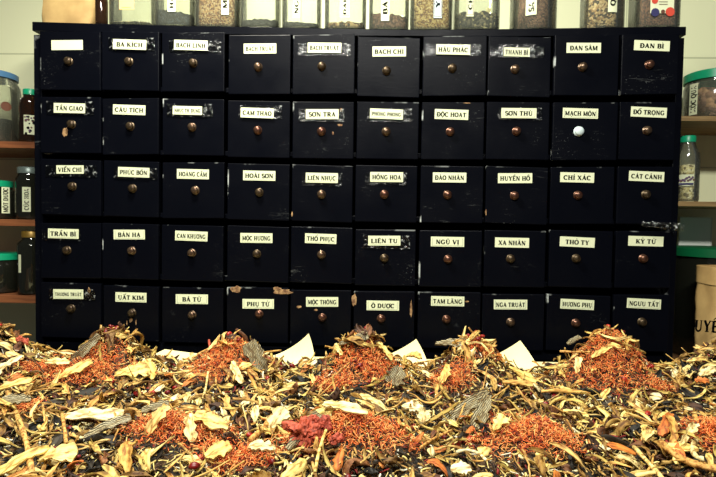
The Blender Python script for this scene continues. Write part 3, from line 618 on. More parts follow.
# the pale sheet leaning on the wall above the tub
BYD = WY-.07; a = at(680, 217, BYD); b = at(711, 251, BYD)
g = MB(); g.bbox(a.x, b.x, BYD, BYD+.008, bz+.001, a.z, .0015); go = g.build('grey_board', M['grey_panel']); tag(go, 'pale grey board standing against the wall above the dark green lid', 'board')
fr = MB(); fr.box(b.x-.004, b.x, BYD-.002, BYD-.0005, bz+.01, a.z); fr.box(a.x, b.x-.0045, BYD-.002, BYD-.0005, a.z-.004, a.z); fr.build('light_rim', M['rim_grey'], go)

# ------------------------------------------------------------------ table
TZ = .78; TY1 = -.165
tb = empty('work_table', (0, -.62, 0), 'long table in front of the cabinet covered with dried herbs', 'table')
MB().bbox(-1.25, 1.02, -.48, .455, TZ-.035, TZ-.0015, .003).build('tabletop', M['table_wood'], tb)
for sx in (-1.18, .95):
    for sy in (-.42, .40): MB().bbox(sx-.025, sx+.025, sy-.025, sy+.025, 0, TZ-.0355, .003).build('leg', M['table_wood'], tb)
def sheet(x, y, w, d, rot, label, corner=None, seed=1, lift=.0):
    n = 22; top = []; r = random.Random(seed)
    for b in range(n+1):
        for a_ in range(n+1):
            u, v_ = a_/n-.5, b/n-.5; X, Y = u*w, v_*d; Z = .0012+.0012*(1+noise.noise(Vector((X*9+seed, Y*9, 0))))+lift
            if corner:
                cu, cv, hgt = corner     # which corner rises, and how high
                q = max(0, (u*cu+v_*cv)-.52)/.48
                Z += hgt*q**1.25; X -= cu*.20*w*q*q*.5; Y -= cv*.16*d*q*q*.5
            top.append((X, Y, Z))
    m = n+1; bot = [(x_, y_, z_-.0006) for x_, y_, z_ in top]; k = len(top)
    f = [(b*m+a_, b*m+a_+1, (b+1)*m+a_+1, (b+1)*m+a_) for b in range(n) for a_ in range(n)]
    f += [(k+q[3], k+q[2], k+q[1], k+q[0]) for q in list(f)]
    ed = [i for i in range(m)]+[i*m+n for i in range(1, m)]+[n*m+i for i in range(n-1, -1, -1)]+[i*m for i in range(n-1, 0, -1)]
    f += [(ed[(i+1) % len(ed)], ed[i], k+ed[i], k+ed[(i+1) % len(ed)]) for i in range(len(ed))]
    o = obj('paper_sheet', top+bot, f, M['white_sheet'], None, True); o.location = (x, y, TZ); o.rotation_euler = (0, 0, rot)
    smooth_by_angle(o, 50)
    tag(o, label, 'paper sheet', 'cream wrapping papers under the herbs'); return o
def corner_sheet(px, py, hgt, cu, label, seed, w=.26, y=None):
    tip = at(px, py, TY1-.030)
    o = sheet(0, 0, w, w, 0, label, (cu, 1, hgt), seed, lift=.0015)
    v = max((v.co for v in o.data.vertices), key=lambda c: c.z)
    o.location = (tip.x-v.x, TY1-.030-v.y, TZ); return o
sheet(-.12, TY1-.14, 1.8, .27, 0, 'long cream paper lining the back edge of the table', None, 3)
for px, py, hg, cu, sd, lb in ((308.5, 344, .066, 1, 11, 'cream paper with a tall pointed corner standing beside the third heap from the left'),
                               (416, 348, .058, 1, 12, 'cream paper with a raised corner right of the middle heap'),
                               (520, 346, .060, 1, 13, 'cream paper with a raised corner right of the fifth heap'),
                               (165, 359, .016, -1, 14, 'cream paper lying almost flat between the second and third heaps')):
    corner_sheet(px, py, hg, cu, lb, sd)

# ------------------------------------------------------------------ herb heaps
BY = -.40; FYR = -.78
heaps = []
NAMEB = ['back heap cut by the left edge', 'second back heap from the left', 'third back heap from the left', 'middle back heap', 'third back heap from the right', 'second back heap from the right', 'back heap cut by the right edge']
for k, (px, py, sg) in enumerate([(-10, 330, .085), (112, 336, .078), (233, 341, .074), (362, 337, .074), (473, 343, .072), (612, 333, .08), (724, 352, .09)]):
    p = at(px, py, BY); heaps.append((p.x, BY, p.z-TZ-.011, sg, 'the '+NAMEB[k]))
NAMEF = ['front heap nearest the left edge', 'second front heap from the left', 'central front heap', 'fourth front heap from the left', 'front heap nearest the right edge']
for k, (px, py, sg) in enumerate([(-25, 408, .085), (165, 424, .085), (350, 420, .085), (535, 430, .085), (722, 428, .085)]):
    p = at(px, py, FYR); heaps.append((p.x, FYR, p.z-TZ-.010, sg, 'the '+NAMEF[k]))
def H(x, y):
    z = 0
    for hx, hy, hh, sg, _ in heaps:
        r = math.hypot(x-hx, (y-hy)); z = max(z, (hh-.012)*math.exp(-(r/sg)**1.6))
    e = max(0, min(1, (-.295-y)/.06)); e = e*e*(3-2*e)
    return e*(.012+.010*max(0, noise.noise(Vector((x*16, y*16, 2.5)))))+z
def Hn(x, y):
    h = .006; return Vector((H(x-h, y)-H(x+h, y), H(x, y-h)-H(x, y+h), 2*h)).normalized()
def near(x, y): return min(range(len(heaps)), key=lambda k: math.hypot(x-heaps[k][0], y-heaps[k][1]))
X0, X1, Y0, Y1 = -.98, .98, -.92, TY1-.02
# colours
def herb(name, c1, c2, c3, rough=.7, scale=60, bump=.4, stripes=False, c4=None, stretch=.28):
    m, nt, b = nodemat(name); tc = N(nt, 'ShaderNodeTexCoord'); oi = N(nt, 'ShaderNodeObjectInfo')
    nz = N(nt, 'ShaderNodeTexNoise', i_Scale=scale*3.2, i_Detail=4.0); mq = N(nt, 'ShaderNodeMapping'); mq.inputs['Scale'].default_value = (stretch, 1, 1)
    nt.links.new(tc.outputs['Object'], mq.inputs[0]); nt.links.new(mq.outputs[0], nz.inputs['Vector'])
    base = ramp(nt, oi.outputs['Random'], [(0, c1), (.5, c2), (1, c3)])
    mx = N(nt, 'ShaderNodeMix', data_type='RGBA', blend_type='MULTIPLY'); mx.inputs[0].default_value = 1
    nt.links.new(base, mx.inputs[6]); nt.links.new(ramp(nt, nz.outputs[0], [(.38, (.34, .22, .11)), (.50, (.80, .72, .56)), (.62, (1, 1, 1))]), mx.inputs[7])
    col = mx.outputs[2]; hsrc = nz.outputs[0]
    if stripes:
        wv = N(nt, 'ShaderNodeTexWave', i_Scale=stripes, i_Distortion=5.5, i_Detail=2.0); wv.bands_direction = 'Y'
        mp = N(nt, 'ShaderNodeMapping'); mp.inputs['Rotation'].default_value = (0, 0, .12); nt.links.new(tc.outputs['Object'], mp.inputs[0]); nt.links.new(mp.outputs[0], wv.inputs['Vector'])
        m2 = N(nt, 'ShaderNodeMix', data_type='RGBA'); m2.inputs[7].default_value = c4; nt.links.new(col, m2.inputs[6])
        nt.links.new(ramp(nt, wv.outputs[1], [(.25, (1,1,1)), (.55, (0,0,0))]), m2.inputs[0]); col = m2.outputs[2]; hsrc = wv.outputs[1]
    nt.links.new(col, b.inputs['Base Color']); b.inputs['Roughness'].default_value = rough
    bp = N(nt, 'ShaderNodeBump', i_Strength=bump, i_Distance=.0015); nt.links.new(hsrc, bp.inputs['Height']); nt.links.new(bp.outputs[0], b.inputs['Normal'])
    return m
M['cream'] = herb('cream_root', srgb(248,230,146), srgb(236,206,116), srgb(252,240,178), c4=None)
M['tan'] = herb('tan_stem', srgb(236,196,112), srgb(214,168,86), srgb(248,222,148))
M['olive'] = herb('olive_leaf', srgb(176,140,66), srgb(120,88,42), srgb(216,180,98))
M['strip'] = herb('greenish_yellow_strip', srgb(246,226,140), srgb(176,152,72), srgb(224,200,112))
M['wood'] = herb('peeled_wood', srgb(226,176,96), srgb(214,164,88), srgb(236,190,112), stretch=1, bump=.8)
M['brown'] = herb('brown_bark', srgb(112,70,36), srgb(66,42,26), srgb(150,98,52))
M['dark'] = herb('dark_leaf', srgb(34,30,20), srgb(20,18,12), srgb(60,50,30))
M['orange'] = herb('orange_peel', srgb(222,140,58), srgb(204,112,44), srgb(232,170,92))
M['red'] = herb('red_fruit', srgb(150,26,26), srgb(120,18,22), srgb(186,50,38), rough=.4, bump=.8)
M['pink'] = herb('pink_root', srgb(196,88,62), srgb(180,76,56), srgb(206,104,78), bump=1, stretch=1)
M['white'] = herb('white_root', srgb(246,236,184), srgb(226,214,160), srgb(250,244,206))
M['slab'] = herb('grey_fibrous_bark', srgb(196,186,150), srgb(180,168,130), srgb(208,198,164), stripes=105, c4=srgb(84,78,60), bump=1)
def fixed(name, c1, c2, rough=.65): return plain(name, c1, rough, col2=c2, scale=120)
SHM = [fixed('orange_shreds_light', srgb(255,178,104), srgb(246,146,68)), fixed('orange_shreds', srgb(240,124,54), srgb(222,98,38)), fixed('rust_shreds', srgb(176,68,28), srgb(140,48,22)),
       fixed('yellow_shreds', srgb(250,196,118), srgb(240,166,80)), fixed('maroon_shreds', srgb(112,28,24), srgb(84,20,20))]
FRM = [fixed('cream_bits', srgb(246,228,150), srgb(226,200,118)), fixed('tan_bits', srgb(204,164,88), srgb(170,128,64)), fixed('olive_bits', srgb(132,108,50), srgb(84,66,34)),
       fixed('brown_bits', srgb(92,58,34), srgb(58,38,24)), fixed('dark_bits', srgb(40,34,24), srgb(24,22,16)), fixed('red_bits', srgb(150,36,30), srgb(112,22,24)), fixed('white_bits', srgb(250,246,224), srgb(236,228,190))]
M['shaded_bed'] = granules('herb_bed', [srgb(50,38,24), srgb(30,24,16), srgb(84,62,34), srgb(20,17,12), srgb(110,84,46)], .005, 1)

# bed under everything: one layer of crushed herbs, coloured dark as shade in the crevices
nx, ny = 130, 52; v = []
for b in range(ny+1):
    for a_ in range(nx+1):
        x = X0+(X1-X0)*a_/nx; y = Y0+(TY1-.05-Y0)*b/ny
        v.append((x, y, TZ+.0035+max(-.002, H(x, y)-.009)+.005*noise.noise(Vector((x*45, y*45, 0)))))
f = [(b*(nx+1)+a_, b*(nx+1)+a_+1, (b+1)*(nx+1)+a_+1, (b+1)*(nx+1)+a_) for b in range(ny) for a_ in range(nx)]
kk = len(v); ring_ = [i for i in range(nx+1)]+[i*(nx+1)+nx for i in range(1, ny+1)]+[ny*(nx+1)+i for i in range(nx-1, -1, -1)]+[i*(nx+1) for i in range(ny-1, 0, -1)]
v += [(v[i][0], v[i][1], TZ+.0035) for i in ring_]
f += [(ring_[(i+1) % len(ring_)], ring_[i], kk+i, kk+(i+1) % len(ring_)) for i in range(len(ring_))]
tag(obj('herb_bed', v, f, M['shaded_bed'], None, True), 'layer of crushed herbs underneath all the heaps, coloured dark as shaded gaps', 'crushed herbs', kind='stuff')

def ribbon(L, W, bend=0, twist=0, cup=0, thick=.0012, nu=9, nv=3, pw=.5, side=0, seed=0, jag=0):
    top = []; bot = []
    for a_ in range(nu+1):
        u = -1+2*a_/nu; ww = W*max(.10, (1-abs(u)**3.2))**pw*(1-.38*u*math.sin(seed*2.3)); j1 = 1+jag*1.3*noise.noise(Vector((u*3.4+seed, seed, 0))); j2 = 1+jag*1.3*noise.noise(Vector((u*4.1+seed, seed+7.7, 0)))
        for b in range(nv+1):
            t = -1+2*b/nv; x = L*u; y = ww*t*(j1 if t > 0 else j2); z = cup*W*(t*t)+jag*.35*W*noise.noise(Vector((u*2.5, t*1.5, seed*1.9)))
            an = twist*u; y, z = y*math.cos(an)-z*math.sin(an), y*math.sin(an)+z*math.cos(an)
            y += side*L*u*u; z += bend*L*(.4-u*u)
            top.append((x, y, z+thick/2)); bot.append((x, y, z-thick/2))
    m = nv+1; k = len(top)
    f = [(a_*m+b, (a_+1)*m+b, (a_+1)*m+b+1, a_*m+b+1) for a_ in range(nu) for b in range(nv)]
    f += [(k+q[3], k+q[2], k+q[1], k+q[0]) for q in list(f)]
    ed = [b for b in range(m)]+[a_*m+nv for a_ in range(1, nu+1)]+[nu*m+b for b in range(nv-1, -1, -1)]+[a_*m for a_ in range(nu-1, 0, -1)]
    f += [(ed[i], ed[(i+1) % len(ed)], k+ed[(i+1) % len(ed)], k+ed[i]) for i in range(len(ed))]
    return top+bot, f
def tube(pts, rad, n=7, seed=0, rough=.15):
    v = []; f = []; P = [Vector(p) for p in pts]
    for i, p in enumerate(P):
        t = (P[min(i+1, len(P)-1)]-P[max(i-1, 0)]).normalized(); a_ = t.cross(Vector((0, 0, 1)))
        if a_.length < .01: a_ = Vector((1, 0, 0))
        a_.normalize(); b = t.cross(a_); r = rad[i] if isinstance(rad, list) else rad
        for k in range(n):
            q = 2*math.pi*k/n; rr = r*(1+rough*noise.noise(Vector((i*.8+seed, k*1.3, seed))))
            v.append(p+a_*math.cos(q)*rr+b*math.sin(q)*rr)
    for i in range(len(P)-1):
        for k in range(n): k2 = (k+1) % n; f.append((i*n+k, i*n+k2, (i+1)*n+k2, (i+1)*n+k))
    f.append(tuple(range(n-1, -1, -1))); f.append(tuple((len(P)-1)*n+k for k in range(n)))
    return [tuple(x) for x in v], f
def twigv(L, r, seed, bend=.15):
    rr = random.Random(seed); n = 7; b1, b2 = rr.uniform(-bend, bend), rr.uniform(-bend, bend)
    return tube([(L*(2*i/n-1), b1*L*((2*i/n-1)**2)+rr.uniform(-1, 1)*.04*L, b2*L*(.3-(2*i/n-1)**2)) for i in range(n+1)], [r*(1-.35*i/n)*(1.15 if i in (2, 5) else 1) for i in range(n+1)], 7, seed)
def berryv(r, seed):
    bm = bmesh.new(); bmesh.ops.create_icosphere(bm, subdivisions=2, radius=r)
    v = []
    for q in bm.verts:
        c = q.co.copy(); c.x *= 1.45; s_ = 1+.22*noise.noise(c*220+Vector((seed, 0, 0))); v.append(tuple(c*s_))
    f = [[x.index for x in q.verts] for q in bm.faces]; bm.free(); return v, f
def place(o, x, y, yaw, tilt=.3, lift=.0, scale=1, rnd_=random, z=None):
    n = Hn(x, y); q = Vector((0, 0, 1)).rotation_difference((n+Vector((rnd_.uniform(-tilt, tilt), rnd_.uniform(-tilt, tilt), 0))).normalized())
    o.rotation_mode = 'QUATERNION'; o.rotation_quaternion = q @ Quaternion((0, 0, 1), yaw)
    o.location = (x, y, (TZ+.006+H(x, y)+lift) if z is None else z); o.scale = (scale,)*3
R = random.Random(21)
def protos(name, mat, gen, n):
    out = []
    for k in range(n):
        v, f = gen(k); me = bpy.data.meshes.new(name); me.from_pydata(v, [], f); me.materials.append(M[mat])
        me.polygons.foreach_set('use_smooth', [True]*len(me.polygons)); me.update(); out.append(me)
    return out
def scatter(name, metas, count, label, cat, group, region=None, lift=(.001, .019), scale=(.6, 1.2), tilt=.75):
    first = {}; k = 0; tries = 0
    while k < count and tries < 60000:
        tries += 1
        x = R.uniform(X0, X1); y = Y0+(Y1-Y0)*R.random()
        # keep to what the picture sees, thinner far out of frame
        dx = x-CAM.x; dy = y-CAM.y
        if dy < .58 or abs(dx/dy+.03) > .73: continue
        if H(x, y) < .0075: continue
        if region and not region(x, y): continue
        me = R.choice(metas)
        if me.name not in first:
            o = bpy.data.objects.new(name, me); first[me.name] = o
        else: o = first[me.name].copy()
        C.objects.link(o)
        place(o, x, y, R.uniform(0, 6.283), tilt, R.uniform(*lift), R.uniform(*scale), R)
        i = near(x, y); tag(o, label % heaps[i][4], cat, (group+' '+('in ' if 1 else '')+heaps[i][4])); k += 1
# orange-shred zones (pixel centre, plane, size): safflower covers these, so other pieces keep off them
zones = []
for px, py, Y, rx, ry in [(86, 392, -.47, .095, .075), (222, 374, -.43, .078, .085), (366, 380, -.45, .085, .075), (452, 384, -.47, .05, .045), (478, 360, -.40, .042, .035), (606, 380, -.44, .088, .090), (40, 372, -.44, .05, .03),
                          (178, 456, -.77, .090, .06), (238, 468, -.82, .06, .04), (348, 452, -.77, .105, .075), (528, 462, -.78, .085, .055), (515, 426, -.66, .06, .022), (8, 425, -.70, .05, .08), (712, 462, -.78, .05, .05), (660, 395, -.5, .03, .02), (330, 390, -.5, .04, .03)]:
    zones.append((at(px, py, Y).x, Y, rx, ry))
def zoneval(x, y): return min((((x-a_)/rx)**2+((y-b)/ry)**2) for a_, b, rx, ry in zones)
off = lambda x, y: zoneval(x, y) > .85+.3*noise.noise(Vector((x*30, y*30, 5)))
halfoff = lambda x, y: off(x, y) or R.random() < .10
gens = dict(
 root_slice=lambda k: ribbon(R.uniform(.012, .024), R.uniform(.004, .0085), R.uniform(-.35, .5), R.uniform(-.5, .5), R.uniform(-.3, .5), .0016, 8, 3, .6, R.uniform(-.2, .2), k*3.1, .5),
 chip=lambda k: ribbon(R.uniform(.007, .013), R.uniform(.004, .008), R.uniform(-.3, .3), R.uniform(-.6, .6), R.uniform(-.3, .6), .0022, 5, 3, .35, 0, k*2.7, .7),
 strip=lambda k: ribbon(R.uniform(.018, .034), R.uniform(.0022, .0042), R.uniform(-.4, .6), R.uniform(-1.2, 1.2), R.uniform(.2, 1), .0012, 11, 3, .5, R.uniform(-.35, .35), k*1.7, .4),
 leaf=lambda k: ribbon(R.uniform(.014, .030), R.uniform(.004, .009), R.uniform(-.6, .7), R.uniform(-1.4, 1.4), R.uniform(.3, 1.3), .0009, 10, 4, .7, R.uniform(-.3, .3), k*2.2, .6),
 twig=lambda k: twigv(R.uniform(.016, .036), R.uniform(.0011, .0022), k),
 berry=lambda k: berryv(R.uniform(.0035, .0055), k*5))
scatter('root_slice', protos('root_slice', 'cream', gens['root_slice'], 12), 290, 'cream root slice lying loose on %s', 'root slice', 'cream root slices', halfoff)
scatter('yellow_stem_strip', protos('yellow_stem_strip', 'strip', gens['strip'], 12), 270, 'narrow curled pale yellow stem strip on %s', 'herb strip', 'pale yellow strips', halfoff)
scatter('tan_stem_strip', protos('tan_stem_strip', 'tan', gens['strip'], 12), 270, 'narrow tan stem strip tangled in %s', 'herb strip', 'tan strips', halfoff)
scatter('twig', protos('twig', 'tan', gens['twig'], 12), 260, 'thin round tan twig lying across %s', 'twig', 'tan twigs', halfoff)
scatter('dried_leaf', protos('dried_leaf', 'olive', gens['leaf'], 12), 290, 'curled olive dried leaf in %s', 'dried leaf', 'olive dried leaves', off, scale=(.5, .95))
scatter('bark_strip', protos('bark_strip', 'brown', gens['leaf'], 10), 220, 'curled brown bark strip in %s', 'bark strip', 'brown bark strips', off, lift=(0, .006))
scatter('dark_leaf', protos('dark_leaf', 'dark', gens['leaf'], 10), 240, 'curled blackish dried leaf in %s', 'dried leaf', 'blackish dried leaves', off, lift=(0, .007))
scatter('orange_peel', protos('orange_peel', 'orange', gens['root_slice'], 6), 60, 'orange-tan peel piece on %s', 'peel', 'orange-tan peels', halfoff, scale=(.6, 1.0))
scatter('white_root_chip', protos('white_root_chip', 'white', gens['chip'], 8), 90, 'small chalky white root chip on %s', 'root chip', 'white root chips', halfoff)
redspots = [(at(px, py, Y).x, Y, r_) for px, py, Y, r_ in [(372, 352, -.36, .03), (272, 360, -.37, .03), (28, 345, -.34, .05), (455, 452, -.74, .03), (560, 440, -.70, .035), (190, 408, -.62, .035), (140, 402, -.55, .03), (648, 390, -.44, .04), (640,440,-.7,.03), (20, 380, -.5, .04), (340, 415,-.6,.03), (300, 372,-.35,.02), (478,350,-.36,.02)]]
scatter('red_berry', protos('red_berry', 'red', gens['berry'], 6), 150, 'wrinkled dark red dried berry on %s', 'dried berry', 'red dried berries', lambda x, y: any(math.hypot(x-a_, y-b) < r_ for a_, b, r_ in redspots) or R.random() < .05, scale=(.7, 1.1), lift=(.003, .010))
crown = lambda x, y: any(math.hypot(x-h[0], y-h[1]-.01) < .05*(1 if nm != 'red_berry' else .55) and (nm != 'red_berry' or x > h[0]-.012) for h in heaps[:7])
for nm, mt, g_, cnt, lb, ct in (('tan_stem_strip', 'tan', 'strip', 60, 'tan stem strip on the crown of %s', 'herb strip'), ('yellow_stem_strip', 'cream', 'strip', 30, 'pale strip on the crown of %s', 'herb strip'),
        ('dried_leaf', 'olive', 'leaf', 30, 'olive leaf curl on the crown of %s', 'dried leaf'), ('bark_strip', 'brown', 'leaf', 26, 'brown bark curl on the crown of %s', 'bark strip'), ('red_berry', 'red', 'berry', 46, 'wrinkled red berry on the crown of %s', 'dried berry')):
    scatter(nm, protos(nm, mt, gens[g_], 6), cnt, lb, ct, lb.split(' on ')[0]+'s', crown, lift=(.015, .026), scale=(.6, 1.15), tilt=1.0)
# fragments: one uncountable mass of small bits
def bits(name, count, mats, weights, region, label, cat, seed, size, thin, curl=.5, lift=(0, .010), zmin=.005, frm=None):
    rr = random.Random(seed); V = []; Fc = []; MI = []; k = 0; tries = 0
    while k < count and tries < count*40:
        tries += 1
        if frm: x = frm[0]+rr.gauss(0, .5)*frm[2]; y = frm[1]+rr.gauss(0, .5)*frm[3]
        else: x = rr.uniform(X0, X1); y = rr.uniform(Y0, Y1)
        dx = x-CAM.x; dy = y-CAM.y
        if dy < .56 or abs(dx/dy+.03) > .76 or H(x, y) < zmin or y > Y1: continue
        if region and not region(x, y): continue
        L = rr.uniform(*size); w_ = rr.uniform(*thin); n = 4; base = len(V); yaw = rr.uniform(0, 6.283)
        nn = Hn(x, y); q = Vector((0, 0, 1)).rotation_difference((nn+Vector((rr.uniform(-.9, .9), rr.uniform(-.9, .9), 0))).normalized()) @ Quaternion((0, 0, 1), yaw)
        c1, c2 = rr.uniform(-curl, curl), rr.uniform(-curl, curl); p0 = Vector((x, y, TZ+.005+H(x, y)+rr.uniform(*lift)))
        for i in range(n):
            u = -1+2*i/(n-1); c = Vector((L*u, c1*L*u*u, c2*L*(u*u-.4)))
            for s_ in ((0, w_*.6), (-w_, -w_*.4), (w_, -w_*.4)): V.append(tuple(p0+q @ (c+Vector((0, s_[0], s_[1])))))
        for i in range(n-1):
            for s_ in range(3): s2 = (s_+1) % 3; Fc.append((base+i*3+s_, base+i*3+s2, base+(i+1)*3+s2, base+(i+1)*3+s_))
        Fc.append((base+2, base+1, base)); Fc.append((base+(n-1)*3, base+(n-1)*3+1, base+(n-1)*3+2))
        mi = rr.choices(range(len(mats)), weights)[0]; MI += [mi]*(3*(n-1)+2); k += 1
    o = obj(name, V, Fc, mats, None, True, MI); return tag(o, label, cat, kind='stuff')
bits('herb_fragments', 12000, FRM, [6, 5, 3.5, 4, 3.5, 1.2, 1.5], lambda x, y: off(x, y) or random.random() < .05, 'small broken bits of stem, leaf and root scattered over all the heaps', 'herb fragments', 5, (.003, .011), (.0006, .0022), lift=(-.002, .009))
for zi, z_ in enumerate(zones):
    i = near(z_[0], z_[1]); cnt = int(190000*z_[2]*z_[3])+150
    word = ['rust-orange shredded petals covering %s', 'small rust-orange shred patch beside %s'][0 if z_[2] > .07 else 1]
    bits('shredded_petals', cnt, SHM, [4, 5, 2.0, 2.2, 1.2], lambda x, y: zoneval(x, y) < 1.15, word % heaps[i][4], 'shredded petals', 100+zi, (.0026, .0064), (.0005, .00095), 1.3, (.001, .018), frm=z_)

# big pieces one can pick out
def special(name, v, f, mat, px, py, Y, yaw, label, cat, lift=.012, tilt=(0, 0), roll=0):
    p = at(px, py, Y); x = p.x; o = obj(name, v, f, M[mat], None, True)
    z = TZ+.006+H(x, Y)+lift
    # depth follows from the pile's own height under that line of sight
    d = (p-CAM).normalized(); s_ = .5
    while s_ < 2.2:
        c = CAM+d*s_
        if c.z < TZ+.006+H(c.x, c.y)+lift or c.y > -.385: break
        s_ += .004
    x, y = c.x, c.y
    o.rotation_mode = 'QUATERNION'; n = (Hn(x, y)*.6+Vector((0, 0, .4))).normalized()
    o.rotation_quaternion = Quaternion((1, 0, 0), .12+abs(tilt[1])*.9) @ Vector((0, 0, 1)).rotation_difference(n) @ Quaternion((0, 0, 1), yaw)
    o.location = (x, y, min(max(c.z, TZ+.006+H(x, y)+lift), TZ+.03+H(x, y)+lift)); smooth_by_angle(o, 60); return tag(o, label, cat)
def slab(L, W, bend=.1, cup=.2, seed=0, side=0, tw=.1): return ribbon(L*1.08, W*1.1, bend, tw, cup, .0028, 16, 6, .22, side, seed, .45)
SL = [  # px,py,L,W,yaw,tilt,label
 (84, 352, .042, .009, .75, (0, 1.0), 'grey fibrous bark slab pointing up from the left side of the second back heap'),
 (256, 358, .034, .015, -.95, (0, 1.0), 'grey hatched bark slab on the right shoulder of the third back heap'),
 (354, 341, .030, .008, .15, (-.1, -.3), 'grey bark slab lying on the very top of the middle heap'),
 (468, 408, .052, .010, .72, (-.1, -.5), 'long grey hatched bark slab rising to the right below the fifth heap'),
 (482, 414, .046, .010, 1.15, (-.1, -.4), 'grey hatched bark slab crossing beneath the long one below the fifth heap'),
 (452, 344, .038, .009, -.35, (.2, -.5), 'grey ribbed bark slab across the top of the fifth heap'),
 (396, 376, .020, .014, 1.2, (0, -.6), 'mottled grey bark piece right of the middle heap'),
 (155, 409, .019, .009, .3, (0, -.4), 'small oval striped bark piece above the front left orange patch'),
 (108, 428, .030, .009, .55, (0, -.3), 'striped bark slab under the long cream slab at the left'),
 (16, 402, .018, .011, .5, (0, -.3), 'dull grey bark chunk at the left edge'),
 (306, 432, .034, .009, 1.0, (0, -.2), 'grey fibrous slab behind the pink root chunk'),
 (575, 336, .016, .007, .3, (0, -.2), 'small dark bark curl on top of the sixth heap')]
for k, (px, py, L, W, yaw, tl, lb) in enumerate(SL):
    v, f = slab(L, W, .12, .3, k, .05); special('bark_slab', v, f, 'slab', px, py, -.5, yaw, lb, 'bark slab', .022, tl)
def rb(L, W, bend=.15, cup=.2, seed=0, side=0, th=.0028, pw=.34, tw=.25, jag=.6): return ribbon(L, W, bend, tw, cup, th, 14, 4, pw, side, seed, jag)
